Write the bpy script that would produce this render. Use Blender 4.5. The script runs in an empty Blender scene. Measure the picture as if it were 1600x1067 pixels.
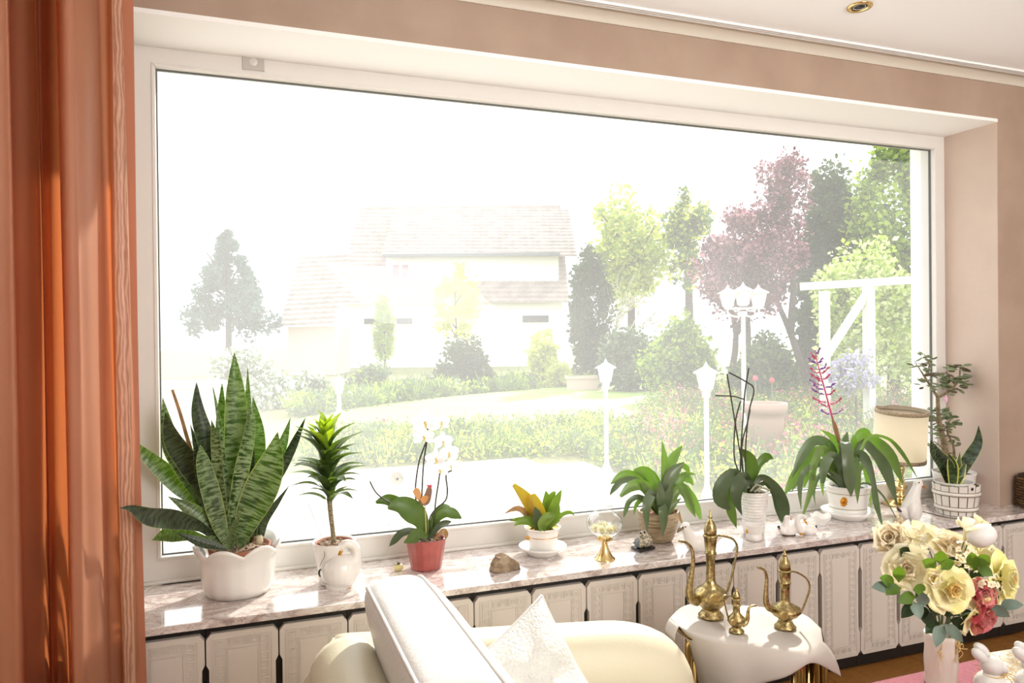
import bpy, math, random
import numpy as np
from mathutils import Vector as V, Matrix

SC = bpy.context.scene
COL = SC.collection
R = math.radians
PI = math.pi

# ------------------------------------------------------------------ camera, world, sun, exposure
FPX = 1148.9
YAW, PITCH, ROLL = 0.3511, -0.0058, -0.0104
SILL = 0.535                                   # height of the marble sill above the floor
CAM = V((0.0, -2.6, SILL + 0.779))
FW = V((math.sin(YAW) * math.cos(PITCH), math.cos(YAW) * math.cos(PITCH), math.sin(PITCH)))
_r0 = V((math.cos(YAW), -math.sin(YAW), 0.0))
_u0 = _r0.cross(FW)
RT = _r0 * math.cos(ROLL) + _u0 * math.sin(ROLL)
UP = _u0 * math.cos(ROLL) - _r0 * math.sin(ROLL)
cd = bpy.data.cameras.new('camera')
cam = bpy.data.objects.new('camera', cd)
COL.objects.link(cam)
cd.sensor_width = 36.0
cd.lens = FPX * 36.0 / 1600.0
cd.clip_start = 0.02
cd.clip_end = 500
mw = Matrix(((RT.x, UP.x, -FW.x, CAM.x), (RT.y, UP.y, -FW.y, CAM.y), (RT.z, UP.z, -FW.z, CAM.z), (0, 0, 0, 1)))
cam.matrix_world = mw
SC.camera = cam

world = bpy.data.worlds.new('sky')
SC.world = world
world.use_nodes = True
bg = world.node_tree.nodes['Background']
bg.inputs[0].default_value = (0.93, 0.97, 1.0, 1)
bg.inputs[1].default_value = SKY_STRENGTH = 2.2

AZ, EL = R(42), R(32)
sun_dir = V((math.sin(AZ) * math.cos(EL), math.cos(AZ) * math.cos(EL), math.sin(EL)))
sd = bpy.data.lights.new('sun', 'SUN')
sd.energy = 7.0
sd.angle = R(1.6)
sd.color = (1.0, 0.95, 0.86)
sun = bpy.data.objects.new('sun', sd)
COL.objects.link(sun)
sun.rotation_euler = (-sun_dir).to_track_quat('-Z', 'Y').to_euler()

def area_lamp(name, loc, aim, sx, sy, watts, color):
    d = bpy.data.lights.new(name, 'AREA')
    d.shape = 'RECTANGLE'
    d.size, d.size_y, d.energy, d.color = sx, sy, watts, color
    o = bpy.data.objects.new(name, d)
    COL.objects.link(o)
    o.location = loc
    o.rotation_euler = (V(aim) - V(loc)).to_track_quat('-Z', 'Y').to_euler()
    return o
# added fill light from the far side of the room, behind the camera
area_lamp('back_fill', (2.7, -6.35, 1.25), (1.0, 0, 1.0), 2.6, 2.1, 28, (1.0, 1.0, 0.99))
# added unseen fill aimed upwards to brighten the ceiling, behind the camera
area_lamp('ceiling_fill', (1.6, -4.3, 1.75), (1.7, -3.9, 2.6), 1.4, 1.4, 170, (1.0, 0.99, 0.97))

vs = SC.view_settings
vs.view_transform = 'Standard'
vs.look = 'None'
vs.gamma = 1.0
vs.use_curve_mapping = False
vs.exposure = 0.06

# ------------------------------------------------------------------ points seen from the camera
def ray(px, py):
    return FW + RT * ((px - 800) / FPX) - UP * ((py - 533.5) / FPX)
def at(px, py, y):                              # point on the upright plane y
    r = ray(px, py)
    return CAM + r * ((y - CAM.y) / r.y)
def atz(px, py, z=SILL):                        # point on the level plane z
    r = ray(px, py)
    return CAM + r * ((z - CAM.z) / r.z)
def atd(px, py, d):                             # point at depth d
    return CAM + ray(px, py) * d
def depth(p):
    return (V(p) - CAM).dot(FW)
def mpx(p):                                     # metres per pixel there
    return depth(p) / FPX

# ------------------------------------------------------------------ materials
MATS = {}
def nodes(m):
    m.use_nodes = True
    return m.node_tree.nodes, m.node_tree.links, m.node_tree.nodes['Principled BSDF']
def lin(c):
    return tuple((x / 12.92 if x <= 0.04045 else ((x + 0.055) / 1.055) ** 2.4) for x in c)
def mat(name, c, rough=0.5, metal=0.0, var=0.0, scale=8.0, bump=0.0, bscale=40.0, spec=0.5, c2=None, coat=0.0, dist=0.002, stretch=None, detail=4.0, sheen=0.0):
    """Principled material; c is sRGB; var mixes towards c2 with object-space noise; bump adds fine relief."""
    if name in MATS: return MATS[name]
    m = bpy.data.materials.new(name)
    N, L, P = nodes(m)
    P.inputs['Base Color'].default_value = (*lin(c), 1)
    P.inputs['Roughness'].default_value = rough
    P.inputs['Metallic'].default_value = metal
    P.inputs['Specular IOR Level'].default_value = spec
    P.inputs['Coat Weight'].default_value = coat
    if sheen: P.inputs['Sheen Weight'].default_value = sheen
    if var or bump:
        tc = N.new('ShaderNodeTexCoord')
        mp = N.new('ShaderNodeMapping')
        L.new(tc.outputs['Object'], mp.inputs[0])
        if stretch: mp.inputs['Scale'].default_value = stretch
    if var:
        n = N.new('ShaderNodeTexNoise')
        n.inputs['Scale'].default_value = scale
        n.inputs['Detail'].default_value = detail
        L.new(mp.outputs[0], n.inputs['Vector'])
        r = N.new('ShaderNodeValToRGB')
        c2 = c2 or tuple(x * (1 - var) for x in c)
        r.color_ramp.elements[0].position = 0.35
        r.color_ramp.elements[1].position = 0.65
        r.color_ramp.elements[0].color = (*lin(c), 1)
        r.color_ramp.elements[1].color = (*lin(c2), 1)
        L.new(n.outputs['Fac'], r.inputs[0])
        L.new(r.outputs[0], P.inputs['Base Color'])
    if bump:
        n2 = N.new('ShaderNodeTexNoise')
        n2.inputs['Scale'].default_value = bscale
        n2.inputs['Detail'].default_value = 3
        L.new(mp.outputs[0], n2.inputs['Vector'])
        b = N.new('ShaderNodeBump')
        b.inputs['Strength'].default_value = bump
        b.inputs['Distance'].default_value = dist
        L.new(n2.outputs['Fac'], b.inputs['Height'])
        L.new(b.outputs[0], P.inputs['Normal'])
    MATS[name] = m
    return m

def thin_mat(name, c, trans=0.35, rough=0.5, c2=None, scale=12.0, tcol=None, spec=0.4, band=None, edge=None, bump=0.0):
    """Leaf, petal or cloth that lets light through. band = (colour, waves along the leaf); edge = margin colour. UV: u across, v along."""
    if name in MATS: return MATS[name]
    m = bpy.data.materials.new(name)
    N, L, P = nodes(m)
    out = N['Material Output']
    P.inputs['Roughness'].default_value = rough
    P.inputs['Specular IOR Level'].default_value = spec
    tc = N.new('ShaderNodeTexCoord')
    n = N.new('ShaderNodeTexNoise')
    n.inputs['Scale'].default_value = scale
    L.new(tc.outputs['Object'], n.inputs['Vector'])
    r = N.new('ShaderNodeValToRGB')
    r.color_ramp.elements[0].position = 0.35
    r.color_ramp.elements[1].position = 0.68
    r.color_ramp.elements[0].color = (*lin(c), 1)
    r.color_ramp.elements[1].color = (*lin(c2 or c), 1)
    L.new(n.outputs['Fac'], r.inputs[0])
    colour = r.outputs[0]
    if band or edge:
        sep = N.new('ShaderNodeSeparateXYZ')
        L.new(tc.outputs['UV'], sep.inputs[0])
    if band:
        mp = N.new('ShaderNodeMapping')
        mp.inputs['Scale'].default_value = (1.6, band[1], 1)
        L.new(tc.outputs['UV'], mp.inputs[0])
        oi = N.new('ShaderNodeObjectInfo')
        cx = N.new('ShaderNodeCombineXYZ')
        L.new(oi.outputs['Random'], cx.inputs[0])
        sc = N.new('ShaderNodeVectorMath'); sc.operation = 'SCALE'; sc.inputs['Scale'].default_value = 37.0
        L.new(cx.outputs[0], sc.inputs[0])
        L.new(sc.outputs[0], mp.inputs['Location'])
        n2 = N.new('ShaderNodeTexNoise')
        n2.inputs['Scale'].default_value = 1.0
        n2.inputs['Detail'].default_value = 5
        n2.inputs['Roughness'].default_value = 0.65
        L.new(mp.outputs[0], n2.inputs['Vector'])
        rr = N.new('ShaderNodeValToRGB')
        rr.color_ramp.elements[0].position = 0.44
        rr.color_ramp.elements[1].position = 0.56
        L.new(n2.outputs['Fac'], rr.inputs[0])
        mx = N.new('ShaderNodeMix'); mx.data_type = 'RGBA'
        L.new(rr.outputs[0], mx.inputs['Factor'])
        L.new(colour, mx.inputs['A'])
        mx.inputs['B'].default_value = (*lin(band[0]), 1)
        colour = mx.outputs['Result']
    if edge:
        ab = N.new('ShaderNodeMath'); ab.operation = 'SUBTRACT'; ab.inputs[1].default_value = 0.5
        L.new(sep.outputs[0], ab.inputs[0])
        a2 = N.new('ShaderNodeMath'); a2.operation = 'ABSOLUTE'
        L.new(ab.outputs[0], a2.inputs[0])
        mr = N.new('ShaderNodeMapRange')
        mr.inputs['From Min'].default_value = edge[1]
        mr.inputs['From Max'].default_value = edge[1] + 0.03
        L.new(a2.outputs[0], mr.inputs[0])
        mx = N.new('ShaderNodeMix'); mx.data_type = 'RGBA'
        L.new(mr.outputs[0], mx.inputs['Factor'])
        L.new(colour, mx.inputs['A'])
        mx.inputs['B'].default_value = (*lin(edge[0]), 1)
        colour = mx.outputs['Result']
    L.new(colour, P.inputs['Base Color'])
    if bump:
        w = N.new('ShaderNodeTexNoise'); w.inputs['Scale'].default_value = 60
        L.new(tc.outputs['Object'], w.inputs['Vector'])
        b = N.new('ShaderNodeBump'); b.inputs['Strength'].default_value = bump; b.inputs['Distance'].default_value = 0.002
        L.new(w.outputs['Fac'], b.inputs['Height'])
        L.new(b.outputs[0], P.inputs['Normal'])
    t = N.new('ShaderNodeBsdfTranslucent')
    if tcol: t.inputs[0].default_value = (*lin(tcol), 1)
    else: L.new(colour, t.inputs[0])
    ms = N.new('ShaderNodeMixShader')
    ms.inputs[0].default_value = trans
    L.new(P.outputs[0], ms.inputs[1])
    L.new(t.outputs[0], ms.inputs[2])
    L.new(ms.outputs[0], out.inputs[0])
    MATS[name] = m
    return m

# ------------------------------------------------------------------ objects
def wloc(o):
    p = V((0, 0, 0))
    while o is not None:
        p += o.location
        o = o.parent
    return p
def tag(o, label=None, cat=None, group=None, kind=None):
    if label: o['label'] = label
    if cat: o['category'] = cat
    if group: o['group'] = group
    if kind: o['kind'] = kind
    return o
def thing(name, loc, label, cat, group=None):
    o = bpy.data.objects.new(name, None)
    o.empty_display_size = 0.05
    COL.objects.link(o)
    o.location = loc
    return tag(o, label, cat, group)
def link(name, me, parent=None, loc=None):
    o = bpy.data.objects.new(name, me)
    COL.objects.link(o)
    if parent: o.parent = parent
    if loc: o.location = loc
    return o
def copy_tree(o, parent=None):
    c = o.copy()
    COL.objects.link(c)
    c.parent = parent
    for ch in o.children: copy_tree(ch, c)
    return c

class MB:
    """Collects shapes in world coordinates and links them as one mesh object."""
    def __init__(s): s.v = []; s.f = []; s.uv = {}
    def add(s, vs, fs, uvs=None):
        b = len(s.v)
        s.v += [tuple(p) for p in vs]
        if uvs:
            for i, u in enumerate(uvs): s.uv[b + i] = u
        s.f += [tuple(b + i for i in f) for f in fs]
        return s
    def box(s, x0, x1, y0, y1, z0, z1):
        return s.add([(x0, y0, z0), (x1, y0, z0), (x1, y1, z0), (x0, y1, z0), (x0, y0, z1), (x1, y0, z1), (x1, y1, z1), (x0, y1, z1)],
                     [(0, 3, 2, 1), (4, 5, 6, 7), (0, 1, 5, 4), (1, 2, 6, 5), (2, 3, 7, 6), (3, 0, 4, 7)])
    def bar(s, a, b, w, h, up=(0, 0, 1)):
        """box beam from a to b, w wide and h along up"""
        a, b, up = V(a), V(b), V(up)
        t = (b - a).normalized()
        sd = t.cross(up).normalized() * (w / 2)
        u = sd.cross(t).normalized() * (h / 2)
        c = [a - sd - u, a + sd - u, a + sd + u, a - sd + u]
        d = [p + (b - a) for p in c]
        return s.add(c + d, [(0, 3, 2, 1), (4, 5, 6, 7), (0, 1, 5, 4), (1, 2, 6, 5), (2, 3, 7, 6), (3, 0, 4, 7)])
    def prism(s, poly, fn, d):
        """closed outline (list of 2-D points), fn(u, v, w) -> 3-D; extruded from w=0 to w=d"""
        n = len(poly)
        vs = [fn(u, v, 0) for u, v in poly] + [fn(u, v, d) for u, v in poly]
        fs = [tuple(range(n)), tuple(range(2 * n - 1, n - 1, -1))]
        fs += [(i, i + n, (i + 1) % n + n, (i + 1) % n) for i in range(n)]
        return s.add(vs, fs)
    def tube(s, path, rad, seg=8, cap=True):
        path = [V(p) for p in path]
        n = len(path)
        if not isinstance(rad, (list, tuple)): rad = [rad] * n
        vs = []; fs = []
        ref = None
        for i, p in enumerate(path):
            t = (path[min(i + 1, n - 1)] - path[max(i - 1, 0)])
            t = t.normalized() if t.length > 1e-9 else V((0, 0, 1))
            if ref is None:
                ref = t.cross(V((0, 0, 1)))
                if ref.length < 1e-3: ref = t.cross(V((0, 1, 0)))
            ref = (ref - t * ref.dot(t)).normalized()
            bi = t.cross(ref)
            for k in range(seg):
                a = 2 * PI * k / seg
                vs.append(p + (ref * math.cos(a) + bi * math.sin(a)) * rad[i])
        for i in range(n - 1):
            for k in range(seg):
                a, b = i * seg + k, i * seg + (k + 1) % seg
                fs.append((a, b, b + seg, a + seg))
        if cap:
            fs.append(tuple(range(seg - 1, -1, -1)))
            fs.append(tuple(range((n - 1) * seg, n * seg)))
        return s.add(vs, fs)
    def lathe(s, c, prof, seg=28, mod=None, sx=1.0, sy=1.0, rz=0.0):
        """profile of (radius, height) turned about the vertical through c; mod(angle, i) scales the radius"""
        c = V(c); vs = []; fs = []; n = len(prof)
        for i, (r, z) in enumerate(prof):
            for k in range(seg):
                a = 2 * PI * k / seg
                m = mod(a, i) if mod else 1.0
                dz = 0.0
                if isinstance(m, tuple): m, dz = m
                x, y = max(r, 1e-5) * m * math.cos(a) * sx, max(r, 1e-5) * m * math.sin(a) * sy
                vs.append((c.x + x * math.cos(rz) - y * math.sin(rz), c.y + x * math.sin(rz) + y * math.cos(rz), c.z + z + dz))
        for i in range(n - 1):
            for k in range(seg):
                a, b = i * seg + k, i * seg + (k + 1) % seg
                fs.append((a, b, b + seg, a + seg))
        if prof[0][0] > 1e-4: fs.append(tuple(range(seg - 1, -1, -1)))
        if prof[-1][0] > 1e-4: fs.append(tuple(range((n - 1) * seg, n * seg)))
        return s.add(vs, fs)
    def ball(s, c, rx, ry=None, rz=None, seg=12, rings=8, rot=None):
        ry = ry or rx; rz = rz or rx
        c = V(c); vs = []; fs = []
        for i in range(rings + 1):
            th = PI * i / rings
            for k in range(seg):
                a = 2 * PI * k / seg
                p = V((rx * math.sin(th) * math.cos(a), ry * math.sin(th) * math.sin(a), -rz * math.cos(th)))
                if rot: p = rot @ p
                vs.append(c + p)
        for i in range(rings):
            for k in range(seg):
                a, b = i * seg + k, i * seg + (k + 1) % seg
                fs.append((a, b, b + seg, a + seg))
        return s.add(vs, fs)
    def grid(s, fn, nu, nv, closed=False):
        """surface fn(u, v) for u, v in 0..1"""
        vs = []; uvs = []; fs = []
        for j in range(nv + 1):
            for i in range(nu + 1):
                vs.append(fn(i / nu, j / nv)); uvs.append((i / nu, j / nv))
        for j in range(nv):
            for i in range(nu):
                a = j * (nu + 1) + i
                fs.append((a, a + 1, a + nu + 2, a + nu + 1))
        return s.add(vs, fs, uvs)
    def leaf(s, pts, wid, twist=0.0, fold=0.25, thick=0.0, sub=4, eye=None, cross=4):
        """blade along pts (3-D) of half-widths wid; lies facing the eye, turned by twist about its run and creased by fold"""
        P, W = spline(pts, sub), spline1(wid, sub)
        n = len(P)
        tw = twist if isinstance(twist, (list, tuple)) else [twist] * len(pts)
        T = spline1(tw, sub)
        eye = V(eye) if eye is not None else CAM
        top = []; bot = []; uvs = []
        last = None
        for i in range(n):
            t = (P[min(i + 1, n - 1)] - P[max(i - 1, 0)]).normalized()
            view = (P[i] - eye).normalized()
            sd = t.cross(view)
            if sd.length < 0.15 and last is not None: sd = last
            sd = sd.normalized()
            if last is not None and sd.dot(last) < 0: sd = -sd
            last = sd.copy()
            sd = Matrix.Rotation(T[i], 3, t) @ sd
            nm = sd.cross(t).normalized()
            if nm.dot(view) > 0 and abs(T[i]) < 1.2: nm = -nm
            for k in range(cross + 1):
                u = k / cross * 2 - 1
                off = abs(u) * fold * W[i]
                p = P[i] + sd * (u * W[i]) + nm * off
                th = thick * (1 - u * u) * min(1, W[i] / max(max(W), 1e-6) * 1.6)
                top.append(p); bot.append(p - nm * th)
                uvs.append((k / cross, i / (n - 1)))
        c1 = cross + 1
        fs = [(j * c1 + k, j * c1 + k + 1, (j + 1) * c1 + k + 1, (j + 1) * c1 + k) for j in range(n - 1) for k in range(cross)]
        s.add(top, fs, uvs)
        if thick > 0: s.add(bot, [f[::-1] for f in fs], uvs)
        return s
    def mesh(s, name, m, smooth=True, off=(0, 0, 0), angle=None):
        me = bpy.data.meshes.new(name)
        ox, oy, oz = off
        me.from_pydata([(x - ox, y - oy, z - oz) for x, y, z in s.v], [], s.f)
        if s.uv:
            ul = me.uv_layers.new(name='UVMap')
            li = np.empty(len(me.loops), dtype=np.int32)
            me.loops.foreach_get('vertex_index', li)
            tab = np.zeros((len(s.v), 2), dtype=np.float32)
            for i, u in s.uv.items(): tab[i] = u
            ul.data.foreach_set('uv', tab[li].ravel())
        ms = m if isinstance(m, (list, tuple)) else [m]
        for q in ms: me.materials.append(q)
        if smooth:
            me.polygons.foreach_set('use_smooth', [True] * len(me.polygons))
            if angle: me.set_sharp_from_angle(angle=R(angle))
        return me
    def build(s, name, m, parent=None, smooth=True, angle=None, kind=None, label=None, bevel=0.0, loc=None):
        off = wloc(parent) if parent else (V(loc) if loc is not None else V((0, 0, 0)))
        me = s.mesh(name, m, smooth, off, angle)
        o = link(name, me, parent)
        if loc is not None and not parent: o.location = loc
        if bevel:
            b = o.modifiers.new('bevel', 'BEVEL')
            b.width = bevel; b.segments = 2; b.limit_method = 'ANGLE'
        if kind: o['kind'] = kind
        if label: o['label'] = label
        return o

def spline(pts, sub):
    pts = [V(p) for p in pts]
    if len(pts) < 3 or sub < 2:
        if len(pts) == 2 and sub > 1: return [pts[0].lerp(pts[1], i / sub) for i in range(sub + 1)]
        return pts
    out = []
    for i in range(len(pts) - 1):
        p0, p1, p2, p3 = pts[max(i - 1, 0)], pts[i], pts[i + 1], pts[min(i + 2, len(pts) - 1)]
        for k in range(sub):
            t = k / sub
            out.append(0.5 * ((2 * p1) + (p2 - p0) * t + (2 * p0 - 5 * p1 + 4 * p2 - p3) * t * t + (3 * p1 - p0 - 3 * p2 + p3) * t ** 3))
    out.append(pts[-1])
    return out
def spline1(w, sub):
    return [max(p.x, 0.0) if min(w) >= 0 else p.x for p in spline([(a, 0, 0) for a in w], sub)]
def struct(o):
    o['kind'] = 'structure'
    return o
# ------------------------------------------------------------------ the room
SOF, CEIL, XR, XL, YW, YF = SILL + 1.7305, SILL + 1.925, 3.1736, -0.335, -0.26, 0.0
plaster = mat('peach_plaster', (0.665, 0.575, 0.505), 0.6, var=0.08, scale=4, bump=0.45, bscale=18, c2=(0.625, 0.53, 0.46), dist=0.004)
white_paint = mat('white_paint', (0.95, 0.95, 0.94), 0.55)
frame_white = mat('window_frame_white', (0.865, 0.85, 0.83), 0.28)
dark = mat('dark_cabinet_wood', (0.10, 0.07, 0.055), 0.5, var=0.3, scale=30)
bx = lambda *a: MB().box(*a)

w = struct(thing('wall_back', (1.4, 0, 0), 'peach textured plaster wall around the picture window', 'wall'))
bx(-1.2, 4.6, YW, 0.085, SOF, CEIL + 0.12).build('header', plaster, w, False)
bx(XR, 4.6, YW, 0.085, 0, SOF).build('pier', plaster, w, False)
bx(-1.2, XL, YW, 0.085, 0, SOF).build('pier', plaster, w, False)
bx(XL, XR, YW, 0.085, 0, SILL - 0.023).build('apron', plaster, w, False)
o = struct(bx(XL, XR, YW - 0.004, 0.0, SOF - 0.014, SOF).build('trim_1', white_paint, None, False))
tag(o, 'white board lining the underside of the window recess', 'trim')
o = struct(bx(-1.2, 4.6, -6.6, YW + 0.02, CEIL, CEIL + 0.1).build('ceiling', mat('ceiling_white', (0.95, 0.95, 0.95), 0.7), None, False))
tag(o, 'smooth white ceiling', 'ceiling')
o = struct(bx(XR - 0.004, XR, YW - 0.001, 0.0, SILL, SOF - 0.014).build('trim_3', mat('reveal_plaster_lit', (0.79, 0.71, 0.655), 0.6, var=0.04, scale=4, bump=0.4, bscale=18, dist=0.004), None, False))  # thin lining added over the pier, window light painted into its paler colour
tag(o, 'side of the window recess behind the jade plant, plaster colour lightened for window light', 'trim')
# cove moulding and the two grooves of the curtain rail
m = MB()
prof = [(YW, SILL + 1.889)] + [(YW - 0.006 - 0.045 * (1 - math.cos(a)) , SILL + 1.889 + 0.036 * math.sin(a)) for a in [PI / 2 * k / 8 for k in range(9)]] + [(YW, CEIL)]
m.prism(prof, lambda u, v, w_: (-1.2 + w_, u, v), 5.8)
o = struct(m.build('trim_2', mat('cove_cream', (0.80, 0.765, 0.71), 0.5), None, True, angle=30))
tag(o, 'cream cove moulding between wall and ceiling', 'trim')
m = MB()
for y0, y1 in ((-0.345, -0.340), (-0.3335, -0.3285), (-0.322, -0.312)): m.box(-1.2, 4.6, y0, y1, CEIL - 0.008, CEIL)
rail = thing('curtain_rail', (1.4, -0.33, CEIL), 'slim white ceiling curtain rail with two dark grooves', 'curtain rail')
m.build('rail', white_paint, rail, False)
bx(-1.2, 4.6, -0.340, -0.322, CEIL - 0.002, CEIL + 0.001).build('groove', mat('groove_dark', (0.09, 0.08, 0.07), 0.8), rail, False)
pale2 = mat('pale_wall', (0.88, 0.86, 0.83), 0.7)
bx(-1.2, -1.15, -6.6, -0.26, 0, CEIL).build('wall_left', pale2, None, False)
pale = mat('pale_wall', (0.88, 0.86, 0.83), 0.7)
bx(4.55, 4.6, -6.6, -0.26, 0, CEIL).build('wall_right', pale, None, False)
bx(-1.2, 4.6, -6.65, -6.6, 0, CEIL).build('wall_front', pale, None, False)
for n, l in (('wall_left', 'pale side wall behind the curtain'), ('wall_right', 'pale side wall at the far end'), ('wall_front', 'pale wall behind the viewer')):
    tag(struct(bpy.data.objects[n]), l, 'wall')

# floor: oak boards, each its own piece
flo = struct(thing('floor', (1.7, -1.4, 0), 'honey brown wooden board floor', 'floor'))
bx(-1.15, 4.55, -6.6, 0.2, -0.06, -0.018).build('underfloor', dark, flo, False)
oak = mat('oak_board', (0.50, 0.33, 0.15), 0.3, var=0.3, scale=3, c2=(0.60, 0.41, 0.20), stretch=(6, 60, 1), spec=0.4)
random.seed(4)
pm = MB().box(0, 0.1465, 0, 0.9, -0.018, 0).mesh('plank', oak, False)
for i in range(24):
    x = 1.05 + 0.148 * i
    if x > 4.4: break
    y = -2.6 + 0.31 * (i % 3)
    while y < 0.0:
        p = link('plank', pm, flo, V((x, y, random.uniform(-0.0008, 0))) - flo.location)
        y += 0.902
bx(-1.15, 1.045, -6.6, 0, -0.018, -0.0005).build('far_boards', oak, flo, False)
bx(1.045, 4.55, -6.6, -2.61, -0.018, -0.0005).build('near_boards', oak, flo, False)

# ---------------- window
win = struct(thing('window_1', (1.4, 0, SILL), 'large white picture window overlooking the garden', 'window'))
BL, BR, BB, BT = -0.265, 3.118, SILL + 0.0735, SILL + 1.6675     # outer edge of the glazing bead
def rect_frame(m, x0, x1, z0, z1, t, y0, y1):
    """four mitred bars; t = (left, right, bottom, top) widths"""
    X0, X1, Z0, Z1 = x0 + t[0], x1 - t[1], z0 + t[2], z1 - t[3]
    for a, b, c, d in (((x0, z0), (X0, Z0), (X0, Z1), (x0, z1)), ((x1, z1), (X1, Z1), (X1, Z0), (x1, z0)), ((x0, z1), (X0, Z1), (X1, Z1), (x1, z1)), ((x1, z0), (X1, Z0), (X0, Z0), (x0, z0))):
        m.prism([a, b, c, d], lambda u, v, w_: (u, y0 + w_, v), y1 - y0)
    return m
rect_frame(MB(), XL, XR, SILL, SOF - 0.014, (BL - XL, XR - BR, BB - SILL, SOF - 0.014 - BT), 0.0, 0.085).build('frame', frame_white, win, False)
rect_frame(MB(), BL, BR, BB, BT, (0.012,) * 4, -0.004, 0.03).build('glazing_bead', frame_white, win, False, bevel=0.003)
rect_frame(MB(), BL + 0.010, BR - 0.010, BB + 0.010, BT - 0.010, (0.006,) * 4, 0.021, 0.031).build('gasket', mat('gasket_grey', (0.36, 0.37, 0.36), 0.6), win, False)
bx(XL + 0.0, XR - 0.0, -0.012, 0.0, SILL, SILL + 0.012).build('bottom_strip', frame_white, win, False, bevel=0.003)
# pane with the glare veil mixed into its shader, heavier on the left
gm = bpy.data.materials.new('glare_veil_glass'); N, L, P = nodes(gm)
N.remove(P)
tr = N.new('ShaderNodeBsdfTransparent'); tr.inputs[0].default_value = (0.985, 0.995, 0.99, 1)
tl = N.new('ShaderNodeBsdfTranslucent'); tl.inputs[0].default_value = (1, 1, 1, 1)
gl = N.new('ShaderNodeBsdfGlossy'); gl.inputs['Roughness'].default_value = 0.02
m1 = N.new('ShaderNodeMixShader'); m2 = N.new('ShaderNodeMixShader')
tc = N.new('ShaderNodeTexCoord'); nz = N.new('ShaderNodeTexNoise'); nz.inputs['Scale'].default_value = 1.3; nz.inputs['Detail'].default_value = 3
mr = N.new('ShaderNodeMapRange'); mr.inputs['From Min'].default_value = 0.3; mr.inputs['From Max'].default_value = 0.7
mr.inputs['To Min'].default_value = -0.03; mr.inputs['To Max'].default_value = 0.03
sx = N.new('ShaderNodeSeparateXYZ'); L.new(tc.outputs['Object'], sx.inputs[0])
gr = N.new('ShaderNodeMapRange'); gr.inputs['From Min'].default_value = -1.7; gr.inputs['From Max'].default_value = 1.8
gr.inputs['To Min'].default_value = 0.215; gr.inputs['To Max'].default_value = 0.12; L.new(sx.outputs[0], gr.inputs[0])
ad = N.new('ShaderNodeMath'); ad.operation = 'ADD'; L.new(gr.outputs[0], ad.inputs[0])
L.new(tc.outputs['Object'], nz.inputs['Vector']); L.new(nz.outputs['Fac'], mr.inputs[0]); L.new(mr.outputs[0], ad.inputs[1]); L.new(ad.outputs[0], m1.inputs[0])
L.new(tr.outputs[0], m1.inputs[1]); L.new(tl.outputs[0], m1.inputs[2])
m2.inputs[0].default_value = 0.006
L.new(m1.outputs[0], m2.inputs[1]); L.new(gl.outputs[0], m2.inputs[2]); L.new(m2.outputs[0], N['Material Output'].inputs[0])
MB().grid(lambda u, v: (BL + 0.012 + u * (BR - BL - 0.024), 0.028, BB + 0.012 + v * (BT - BB - 0.024)), 1, 1).build('pane', gm, win, False)
# outside reveal
o = struct(rect_frame(MB(), XL - 0.9, XR + 1.2, -0.1, SOF + 1.5, (0.88, 1.195, 0.1 + SILL + 0.02, 1.5), 0.087, 0.20).build('wall_outer', white_paint, None, False))
tag(o, 'white rendered outer wall around the picture window', 'wall')

# ---------------- marble sill
mm = bpy.data.materials.new('marble'); N, L, P = nodes(mm)
tc = N.new('ShaderNodeTexCoord'); mp = N.new('ShaderNodeMapping'); L.new(tc.outputs['Object'], mp.inputs[0]); mp.inputs['Scale'].default_value = (1, 1.7, 1.7); mp.inputs['Rotation'].default_value = (0, 0, 0.5)
n1 = N.new('ShaderNodeTexNoise'); n1.inputs['Scale'].default_value = 11; n1.inputs['Detail'].default_value = 9; n1.inputs['Roughness'].default_value = 0.68; n1.inputs['Distortion'].default_value = 1.6
n2 = N.new('ShaderNodeTexNoise'); n2.inputs['Scale'].default_value = 17; n2.inputs['Detail'].default_value = 8; n2.inputs['Distortion'].default_value = 2.5
L.new(mp.outputs[0], n1.inputs['Vector']); L.new(mp.outputs[0], n2.inputs['Vector'])
r1 = N.new('ShaderNodeValToRGB'); cr = r1.color_ramp
cr.elements[0].position = 0.36; cr.elements[0].color = (*lin((0.64, 0.57, 0.55)), 1)
cr.elements[1].position = 0.62; cr.elements[1].color = (*lin((0.93, 0.90, 0.885)), 1)
e = cr.elements.new(0.46); e.color = (*lin((0.80, 0.74, 0.72)), 1)
e = cr.elements.new(0.54); e.color = (*lin((0.86, 0.82, 0.80)), 1)
r2 = N.new('ShaderNodeValToRGB'); cr = r2.color_ramp
cr.elements[0].position = 0.48; cr.elements[0].color = (0, 0, 0, 1); cr.elements[1].position = 0.52; cr.elements[1].color = (0, 0, 0, 1)
e = cr.elements.new(0.5); e.color = (0.75, 0.75, 0.75, 1)
L.new(n1.outputs['Fac'], r1.inputs[0]); L.new(n2.outputs['Fac'], r2.inputs[0])
mx = N.new('ShaderNodeMix'); mx.data_type = 'RGBA'; L.new(r2.outputs[0], mx.inputs['Factor']); L.new(r1.outputs[0], mx.inputs['A']); mx.inputs['B'].default_value = (*lin((0.47, 0.39, 0.36)), 1)
L.new(mx.outputs['Result'], P.inputs['Base Color']); P.inputs['Roughness'].default_value = 0.12; P.inputs['Specular IOR Level'].default_value = 0.6; P.inputs['Coat Weight'].default_value = 1.0; P.inputs['Coat IOR'].default_value = 1.9; P.inputs['Coat Roughness'].default_value = 0.06
o = bx(-0.62, 4.4, -0.394, YW, SILL - 0.022, SILL)
o.box(XL, XR, YW, 0.0, SILL - 0.022, SILL)
o = tag(o.build('window_sill', mm, None, False, bevel=0.002), 'long polished mauve and grey marble window sill slab', 'window sill')

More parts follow.
